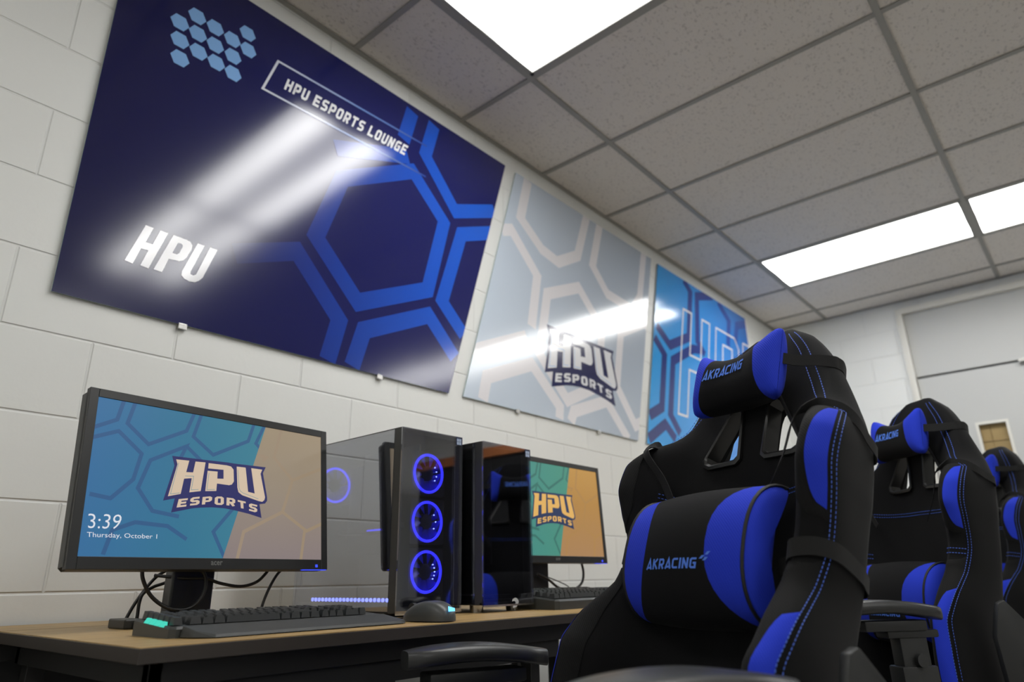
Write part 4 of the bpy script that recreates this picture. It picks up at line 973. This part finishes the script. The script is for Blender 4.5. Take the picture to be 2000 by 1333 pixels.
def chair(label):
    root = thing('gaming_chair', label, 'chair', (0, 0, 0), 0, 'black and blue gaming chairs')
    hinge = (0, 0, HZ)
    # --- backrest shell with the two belt holes
    NV, rows = 30, []
    ts = [-.08 + (.892) * i / 62 for i in range(63)]
    for t in ts:
        rows.append([SP(v / NV, t) for v in range(-NV, NV)])
    cap = []
    for k in (.80, .55, .25):
        P0 = rows[62]; c = (0, .032, .812)
        cap.append([(p[0] * k, c[1] + (p[1] - c[1]) * k, .812 + .015 * math.sqrt(1 - k * k)) for p in P0])
    b = MB(); b.grid(rows + cap, close=True); b.poly(cap[-1]); b.poly(rows[0][::-1])
    back = b.build('backrest', M_cloth, root, merge=True)
    hole = [(.034, .650), (.046, .662), (.058, .655), (.112, .563), (.110, .550), (.098, .545), (.040, .548), (.031, .556)]
    for sg in (1, -1):
        c = MB(); c.prism([(sg * a, e) for a, e in hole], lambda a, e, k: (a, k, e), .34)
        c.v = [(x, y - .17, z) for x, y, z in c.v]
        co = c.build('cutter', M_trim, None)
        md = back.modifiers.new('hole', 'BOOLEAN'); md.operation = 'DIFFERENCE'; md.object = co; md.solver = 'EXACT'
        bpy.context.view_layer.update()
        me = bpy.data.meshes.new_from_object(back.evaluated_get(bpy.context.evaluated_depsgraph_get()))
        back.modifiers.clear(); back.data = me; bpy.data.objects.remove(co)
    back.data.materials.clear(); back.data.materials.append(M_cloth)
    for p in back.data.polygons: p.use_smooth = True; p.material_index = 0
    back.data.set_sharp_from_angle(angle=math.radians(42))
    back.name = 'backrest'
    parts = [back]
    def sub(mb, name, mt, parent=None, lab=None, **k):
        o = mb.build(name, mt, parent or back, **k)
        if lab: o['label'] = lab
        return o
    for sg in (1, -1):
        b = MB(); n = len(hole); cx = sum(p[0] for p in hole) / n; cz = sum(p[1] for p in hole) / n
        big = [(cx + (a - cx) * 1.0 + .009 * (a - cx) / math.hypot(a - cx, e - cz), cz + (e - cz) + .009 * (e - cz) / math.hypot(a - cx, e - cz)) for a, e in hole]
        def dfr(a): return S(0.0, .6)[1] + max(0, abs(a) - .07) * .10
        rws = []
        for (L_, dd) in ((big, .001), (big, .0065), ([(cx + (a - cx) * 1.04, cz + (e - cz) * 1.04) for a, e in hole], .0085), ([(cx + (a - cx) * .95, cz + (e - cz) * .95) for a, e in hole], .006), ([(cx + (a - cx) * .95, cz + (e - cz) * .95) for a, e in hole], -.026)):
            rws.append([B3(sg * a, dfr(a) + dd, e) for a, e in L_])
        b.grid(rws, close=True); sub(b, 'hole_trim', M_trim, smooth_angle=35)
    # --- blue side patches with a dark mesh surround
    def patch(t0, t1, vin, vout, mt, off, name, lab=None, e=2.6):
        for sg in (1, -1):
            rws = []; N, K = 30, 12
            for i in range(N + 1):
                tau = -1 + 2 * i / N; t = (t0 + t1) / 2 + (t1 - t0) / 2 * tau
                f = (1 - abs(tau) ** e) ** (1 / e) if abs(tau) < 1 else 0
                va = vout - (vout - vin) * f
                rws.append([SP(sg * (va + (vout - va) * k / K), t, off) for k in range(K + 1)])
            b = MB(); b.grid(rws); sub(b, name, mt, None, lab, smooth_angle=60, fixn=False)
    patch(.385,   .592, .345, .500, M_mesh, .0012, 'side_panel_mesh')
    patch(.402, .572, .412, .480, M_blue, .0026, 'side_patch', 'blue fabric side patch', e=2.4)
    patch(-.075, .335, .350, .500, M_mesh, .0012, 'side_panel_mesh', e=5)
    patch(-.070, .250, .425, .492, M_blue, .0026, 'side_patch', 'blue fabric side patch', e=3.2)
    # --- dashed seams
    b = MB()
    def dash(p, q, n, w_=.0008):
        p, q = Vector(p), Vector(q); a = (q - p).normalized(); s_ = a.cross(n).normalized() * w_; n = n * .0007
        vs = [p - s_, p + s_, q + s_, q - s_, p - s_ * .5 + n, p + s_ * .5 + n, q + s_ * .5 + n, q - s_ * .5 + n]
        b.add(vs, [(4, 5, 6, 7), (0, 1, 5, 4), (1, 2, 6, 5), (2, 3, 7, 6), (3, 0, 4, 7)])
    def seam(path, off=.0032, step=.0068, fill=.62):
        pts = [Vector(SP(v, t, off)) for v, t in path]; nb = [Vector(SP(v, t, off + .004)) for v, t in path]
        acc = 0; cum = [0]
        for i in range(1, len(pts)): cum.append(cum[-1] + (pts[i] - pts[i - 1]).length)
        def at(x):
            for i in range(1, len(pts)):
                if cum[i] >= x: break
            u = (x - cum[i - 1]) / max(1e-9, cum[i] - cum[i - 1]); return pts[i - 1].lerp(pts[i], u), (nb[i] - pts[i]).normalized()
        x = 0
        while x + step < cum[-1]:
            p, n = at(x); q, _ = at(x + step * fill); dash(p, q, n); x += step
    for sg in (1, -1):
        for dv in (0, .018):
            path = []
            for k in range(121):
                t = -.07 + .875 * k / 120
                if t < .575: v = .492
                else:
                    tg = tab(t, [.575, .60, .63, .675, .747, .809], [S(.492, .575)[0], .180, .152, .128, .094, .050]); a, c = .2, .5
                    for _ in range(18):
                        m_ = (a + c) / 2
                        if S(m_, t)[0] < tg: a = m_
                        else: c = m_
                    v = a
                path.append((sg * (v + dv * (1 + 2.2 * max(0, min(1, (t - .575) / .06)))), t))
            seam(path, off=.0032)
        sub(b, 'side_stitching', M_thread, None, 'blue dashed stitching down the side', fixn=False); b = MB()
        for t in (.340, .352): seam([(sg * (.30 + .20 * k / 12), t) for k in range(13)], off=.002)
        sub(b, 'cross_stitching', M_thread, None, 'short blue stitching across the bolster', fixn=False); b = MB()
    for t in (.468, .476): seam([(.30 * k / 24, t) for k in range(-24, 25)], off=.0008)
    sub(b, 'chest_stitching', M_thread, None, 'dark blue stitching across the middle', fixn=False)
    # --- strap ribbons on the skin
    def ribbon(pts, wdir, wd, th=.0016):
        b = MB(); P = [Vector(p) for p in pts]; rws = []
        for i, p in enumerate(P):
            a = (P[min(i + 1, len(P) - 1)] - P[max(0, i - 1)]).normalized(); wv = wdir[i] if isinstance(wdir, list) else Vector(wdir)
            wv = (wv - a * wv.dot(a)).normalized(); n = a.cross(wv) * th
            rws.append([p - wv * wd / 2, p + wv * wd / 2, p + wv * wd / 2 + n, p - wv * wd / 2 + n])
        b.grid(rws, close=True); b.poly(rws[0]); b.poly(rws[-1]); return b
    def strap_wrap(path, name, parent, wd, lead=None):
        for sg in (1, -1):
            pts = [Vector(SP(sg * v, t, .004)) for v, t in path]
            if lead: pts = [Vector(B3(sg * lead[k][0], lead[k][1], lead[k][2])) for k in range(len(lead))] + pts
            pts = smooth(pts, 4)
            ribbon(pts, (0, 0, 1), wd).build(name, M_strap, parent, smooth_angle=60)
    # --- head pillow
    hp_c, hp_w = .698, .104
    def hp(s, ph):
        a = abs(s / hp_w)
        hh = (.050 + .024 * a ** 2.4) * math.sqrt(1 - .30 * (max(0, a - .86) / .14) ** 2); e = math.sqrt(max(0, 1 - max(0, (a - .45) / .55) ** 2.2))
        th = .0004 + .040 * e
        tc = hp_c - .012 * (1 - a * a)
        cx, sx = math.cos(ph), math.sin(ph); pw = .75
        return B3(s, .042 + .018 * a * a + th * (abs(sx) ** pw) * (1 if sx > 0 else -1), tc + hh * (abs(cx) ** pw) * (1 if cx > 0 else -1))
    NP = 32
    def split_pillow(fn, W_, lim, NP, n1, n2, ease):
        cover, ends = MB(), {1: MB(), -1: MB()}
        cols = [2 * PI * j / NP for j in range(NP)]
        cover.grid([[fn(lim(a) * (-1 + 2 * i / n1), a) for a in cols] for i in range(n1 + 1)], close=True)
        for sg in (1, -1):
            ends[sg].grid([[fn(sg * (lim(a) + (W_ - lim(a)) * ((math.sin(i / n2 * PI / 2)) if ease else i / n2)), a) for a in cols] for i in range(n2 + 1)], close=True)
        return cover, ends
    cover, ends = split_pillow(hp, hp_w, lambda a: .066 - .012 * math.cos(a), NP, 24, 14, True)
    pil = cover.build('head_pillow', M_cloth, root, merge=True, smooth_angle=70); parts.append(pil)
    pil['label'] = 'black head pillow with blue ends'
    for k in (1, -1): sub(ends[k], 'pillow_end', M_blue, pil, 'blue end of the head pillow', merge=True, smooth_angle=70)
    def on_surface(fn, s, tz, lo, hi):
        a, c = lo, hi                                   # ph so that z of fn(s, ph) = tz on the front half
        for _ in range(30):
            m_ = (a + c) / 2
            if fn(s, m_)[2] > tz: a = m_
            else: c = m_
        return Vector(fn(s, (a + c) / 2))
    def emboss(parent, fn, s0, s1, z0, z1, flag):
        wq, tw = word('AKRACING', .75, 1.15); b = MB()
        def put(p, k):
            s_ = s0 + (s1 - s0) * p[0] / tw + .003 * (p[1] / 6); z_ = z0 + (z1 - z0) * p[1] / 6
            q = on_surface(fn, s_, z_, .05, PI - .05); return (q.x, q.y - .0012 - .0001 * k, q.z)
        for g, k in wq: b.poly([put(p, k) for p in g])
        if flag:
            for (x, y) in ((tw + 1.2, 6.2), (tw + 4.0, 8.4), (tw + 3.2, 5.2)):
                b.poly([put(p, 0) for p in ((x, y - .9), (x + 1.7, y - .9), (x + 3.0, y + 1), (x + 1.3, y + 1))])
        return sub(b, 'embroidery', M_embroid, parent, 'light blue embroidered lettering', fixn=False)
    emboss(pil, hp, -.063, .037, hp_c - .012, hp_c + .009, False)
    strap_wrap([(.50, .708), (.55, .712), (.60, .712), (.70, .705), (.85, .70), (1.0, .70)], 'head_strap', pil, .022, lead=[(.100, .055, .703), (.118, .030, .704), (.140, .014, .705)])
    # --- lumbar pillow
    LT, LH_, LW = .343, .113, .142
    def lp(s, ph):
        u = s / LW; cx, sx = math.cos(ph), math.sin(ph)
        hh = LH_ * (1 - .05 * u * u); fr = .052 + .040 * (1 - .35 * u * u); bk = .020 - .044 * u * u
        dd = fr * (sx ** .9) if sx > 0 else -bk * (-sx)
        return B3(s, .056 + dd, LT + hh * (abs(cx) ** .85) * (1 if cx > 0 else -1))
    NP = 40
    cov, cr = split_pillow(lp, LW, lambda a: LW - .004 - .066 * max(0, math.sin(a)) ** 1.2, NP, 30, 10, False)
    lum = cov.build('lumbar_pillow', M_cloth, root, merge=True, smooth_angle=70); parts.append(lum)
    lum['label'] = 'black lumbar pillow with blue ends'
    for sg in (1, -1):
        e = cr[sg]; rws = []
        for k in range(9):
            f = 1 - k / 8; bulge = .016 * math.sqrt(max(0, 1 - f * f))
            c0 = B3(0, .056 + .046, LT)
            rws.append([(sg * (LW + bulge), c0[1] + (lp(LW, 2 * PI * j / NP)[1] - c0[1]) * f, c0[2] + (lp(LW, 2 * PI * j / NP)[2] - c0[2]) * f) for j in range(NP)])
        e.grid(rws, close=True)
        sub(e, 'pillow_end', M_blue, lum, 'blue end of the lumbar pillow', merge=True, smooth_angle=50)
        b = MB(); b.tube([tuple(Vector(lp(LW, 2 * PI * j / NP)) * 1.0) if True else 0 for j in range(NP + 1)], .0030, 6, sub=1)
        b.v = [(v[0] * 1, v[1], v[2]) for v in b.v]
        if sg < 0: b.v = [(-v[0], v[1], v[2]) for v in b.v]
        sub(b, 'piping', M_piping, lum, smooth_angle=60)
    emboss(lum, lp, -.062, .058, LT - .043, LT - .027, True)
    # straps of the lumbar pillow
    strap_wrap([(.375, .338), (.42, .345), (.47, .350), (.53, .352), (.60, .350), (.68, .345), (.80, .34), (1.0, .34)], 'lower_strap', lum, .026, lead=[(.146, .062, .325), (.165, .066, .330)])
    for sg in (1, -1):
        P_ = [Vector(B3(sg * .105, .070, LT + .09)), Vector(B3(sg * .145, .078, .495)), Vector(B3(sg * .185, .100, .550))] 
        P_ += [Vector(SP(sg * v, t, .004)) for v, t in ((.40, .580), (.45, .583), (.50, .580), (.56, .570), (.62, .560), (.70, .55), (.82, .54), (1.0, .54))]
        P_ = smooth(P_, 4); w0 = Vector((.9 * sg, .2, -.15)) if sg < 0 else Vector((.80, -.60, .10)); wl = [w0.copy() if i < 8 else Vector((0, 0, 1))  .lerp(w0, max(0, 1 - (i - 8) / 6)) for i in range(len(P_))]
        ribbon(P_, wl, .020).build('upper_strap', M_strap, lum, smooth_angle=60)
    for o in parts: o.location = hinge; o['back'] = 1
    # --- seat (local -y is forward)
    rows = []
    for i in range(37):
        f = -.06 + .56 * i / 36                        # forward distance
        r = []
        e = min(1, max(0, (i) / 3)) * min(1, (36 - i) / 4); e = math.sqrt(max(0.0, 1 - (1 - e) ** 2))
        wdt = .275 - .02 * (f / .5)
        for k in range(41):
            u = -1 + 2 * k / 40; a = abs(u); z = -.035 + (.035 * min(1, max(0, (a - .55) / .25)) if True else 0)
            z -= .05 * max(0, (a - .86) / .14) ** 2
            r.append((u * wdt, -f, HZ - .005 + z - (1 - e) * .05))
        r += [(wdt, -f, HZ - .13), (-wdt, -f, HZ - .13)]
        rows.append(r)
    b = MB(); b.grid(rows, close=True); b.poly(rows[0][::-1]); b.poly(rows[-1])
    seat = b.build('seat', M_cloth, root, smooth_angle=50)
    for sg in (1, -1):
        b = MB(); b.grid([[(sg * (.275 - .02 * (f / .5)) * u, -f, HZ + .0015 - .005 - .035 + .035 * min(1, max(0, (u - .55) / .25)) - .05 * max(0, (u - .86) / .14) ** 2) for u in (.78, .84, .88, .92, .96)] for f in [.22 + .02 * k for k in range(13)]])
        tag(b.build('seat_patch', M_blue, seat, smooth_angle=50, fixn=False), 'blue seat side patch')
    # --- recline plates at the sides
    for sg in (1, -1):
        b = MB(); b.prism([(.045, .46), (.055, .66), (.030, .735), (.010, .742), (-.035, .695), (-.060, .62), (-.075, .46)], lambda a, c, k: (sg * (.283 + k), -a, c), .016)
        b.build('side_cover', M_plast, root, bevel=.004, smooth_angle=30)
        b = MB(); b.cyl((sg * .300 - .004 * (sg < 0), .01, .60), .008, .004, ax=0); b.build('bolt', M_dark, kids(root)[-1] if False else root)
    # --- armrests
    for sg in (1, -1):
        xa = sg * .325; rws = []; fo, zo = (.070, .018) if sg > 0 else (-.005, -.004)
        N = 24
        for i in range(N + 1):
            u = i / N; y = -.100 - fo - .275 * u; bow = .012 * math.sin(u * PI) + .010 * u
            wd = .046 * (1 - abs(2 * u - 1) ** 5 * .55); z = .690 + zo + bow; th = .015
            r = []
            for k in range(16):
                a = 2 * PI * k / 16; ca, sa = math.cos(a), math.sin(a)
                r.append((xa + wd * (abs(ca) ** .45) * (1 if ca > 0 else -1), y, z + th * (abs(sa) ** .55) * (1 if sa > 0 else -1)))
            rws.append(r)
        b = MB(); b.grid(rws, close=True); b.poly(rws[0][::-1]); b.poly(rws[-1])
        pad = b.build('arm_pad', M_arm, root, smooth_angle=45)
        b = MB(); b.box(xa - .028, xa + .028, -.335 - fo * .6, -.15 - fo, .655 + zo, .678 + zo); b.box(xa - .022, xa + .022, -.32, -.19, .64 + zo, .657 + zo)
        b.box(xa - .018, xa + .018, -.290, -.220, .44, .645 + zo); b.box(xa - .024, xa + .024, -.300, -.210, .38, .60)
        b.build('arm_post', M_plast, root, bevel=.004, smooth_angle=30)
        b = MB(); b.cyl((xa + sg * .018, -.25, .612), .014, .012 * sg, ax=0, n=20); b.build('arm_button', M_arm, root, smooth_angle=40)
        b = MB(); b.box(min(xa, sg * .12), max(xa, sg * .12), -.285, -.225, .355, .385); b.build('arm_bracket', M_dark, root, bevel=.003)
    # --- mechanism, gas lift, star base, castors (centred under the seat)
    cyb = -.20
    b = MB(); b.box(-.10, .10, cyb - .13, cyb + .15, .345, .385); b.box(-.16, .16, cyb - .17, cyb + .17, .385, .40); b.build('mechanism', M_dark, root, bevel=.004)
    b = MB(); b.cyl((0, cyb, .20), .014, .16); b.cyl((0, cyb, .09), .026, .16); b.build('gas_lift', M_black, root, smooth_angle=40)
    b = MB()
    for k in range(5):
        a = 2 * PI * k / 5 + .3; ca, sa = math.cos(a), math.sin(a); P = []
        for (r_, wd, z0, z1) in ((.02, .035, .085, .15), (.17, .026, .085, .125), (.33, .018, .082, .10)):
            P.append([(r_ * ca - wd * sa * q, cyb + r_ * sa + wd * ca * q, z) for q, z in ((-1, z0), (1, z0), (.8, z1), (-.8, z1))])
        b.grid(P, close=True); b.poly(P[0][::-1]); b.poly(P[-1])
    b.build('star_base', M_plast, root, bevel=.003)
    for k in range(5):
        a = 2 * PI * k / 5 + .3; c = (.318 * math.cos(a), cyb + .318 * math.sin(a))
        b = MB()
        b.cyl((c[0] - .030, c[1], .030), .030, .022, ax=0, n=24); b.cyl((c[0] + .008, c[1], .030), .030, .022, ax=0, n=24)
        b.cyl((c[0] - .008, c[1], .030), .008, .016, ax=0, n=12); b.box(c[0] - .006, c[0] + .006, c[1] - .01, c[1] + .01, .045, .09)
        b.build('castor', M_dark, root, smooth_angle=40)
    return root
def pose(root, x, y, yaw, rec, z0):
    root.location = (x, y, 0); root.rotation_euler = (0, 0, yaw + PI / 2)
    dz = z0 - HZ
    for o in kids(root):
        if o.get('back'):
            dn = o.get('drop', 0)
            o.location = (0, -dn * math.sin(rec), z0 - dn * math.cos(rec)); o.rotation_euler = (-rec, 0, 0)
        elif o.name.split('.')[0] not in ('star_base', 'castor', 'gas_lift'): o.location = (0, 0, dz)
c1 = chair('nearest gaming chair, in sharp focus, black fabric with blue patches and two pillows')
def lower_lumbar(root, dn):
    # on the other chairs the lumbar pillow has slipped down; its upper straps still go round the shoulders
    for o in kids(root):
        if o.name.startswith('lumbar_pillow'):
            for ch in kids(o):
                if ch.name.startswith('upper_strap'): ch.location = (0, 0, dn)
                if ch.name.startswith('lower_strap'): bpy.data.objects.remove(ch)
            o['drop'] = dn
c2 = copy_tree(c1); c2['label'] = 'middle gaming chair, standing between the nearest one and the last one'
c3 = copy_tree(c1); c3['label'] = 'last gaming chair at the right edge of the picture, below the tan door pane'
lower_lumbar(c2, .13); lower_lumbar(c3, .13)
pose(c1, 1.3578, -.1912, -1.9497, .3205, .5072)
pose(c2, 1.4277, 1.0597, -2.2623, .1343, .5236)
pose(c3, 1.4424, 2.2616, -2.4152, .1822, .5296)
for root, (dy, dzz) in ((c2, (-.058, .010)), (c3, (-.03, .0))):       # the armrests slide and lift on their posts
    for o in kids(root):
        if o.name.split('.')[0] in ('arm_pad', 'arm_post', 'arm_button', 'arm_bracket') and o.bound_box[6][0] > 0:
            o.location.y += dy; o.location.z += dzz
for o in bpy.data.objects:
    if 'back' in o: del o['back']
    if 'drop' in o: del o['drop']
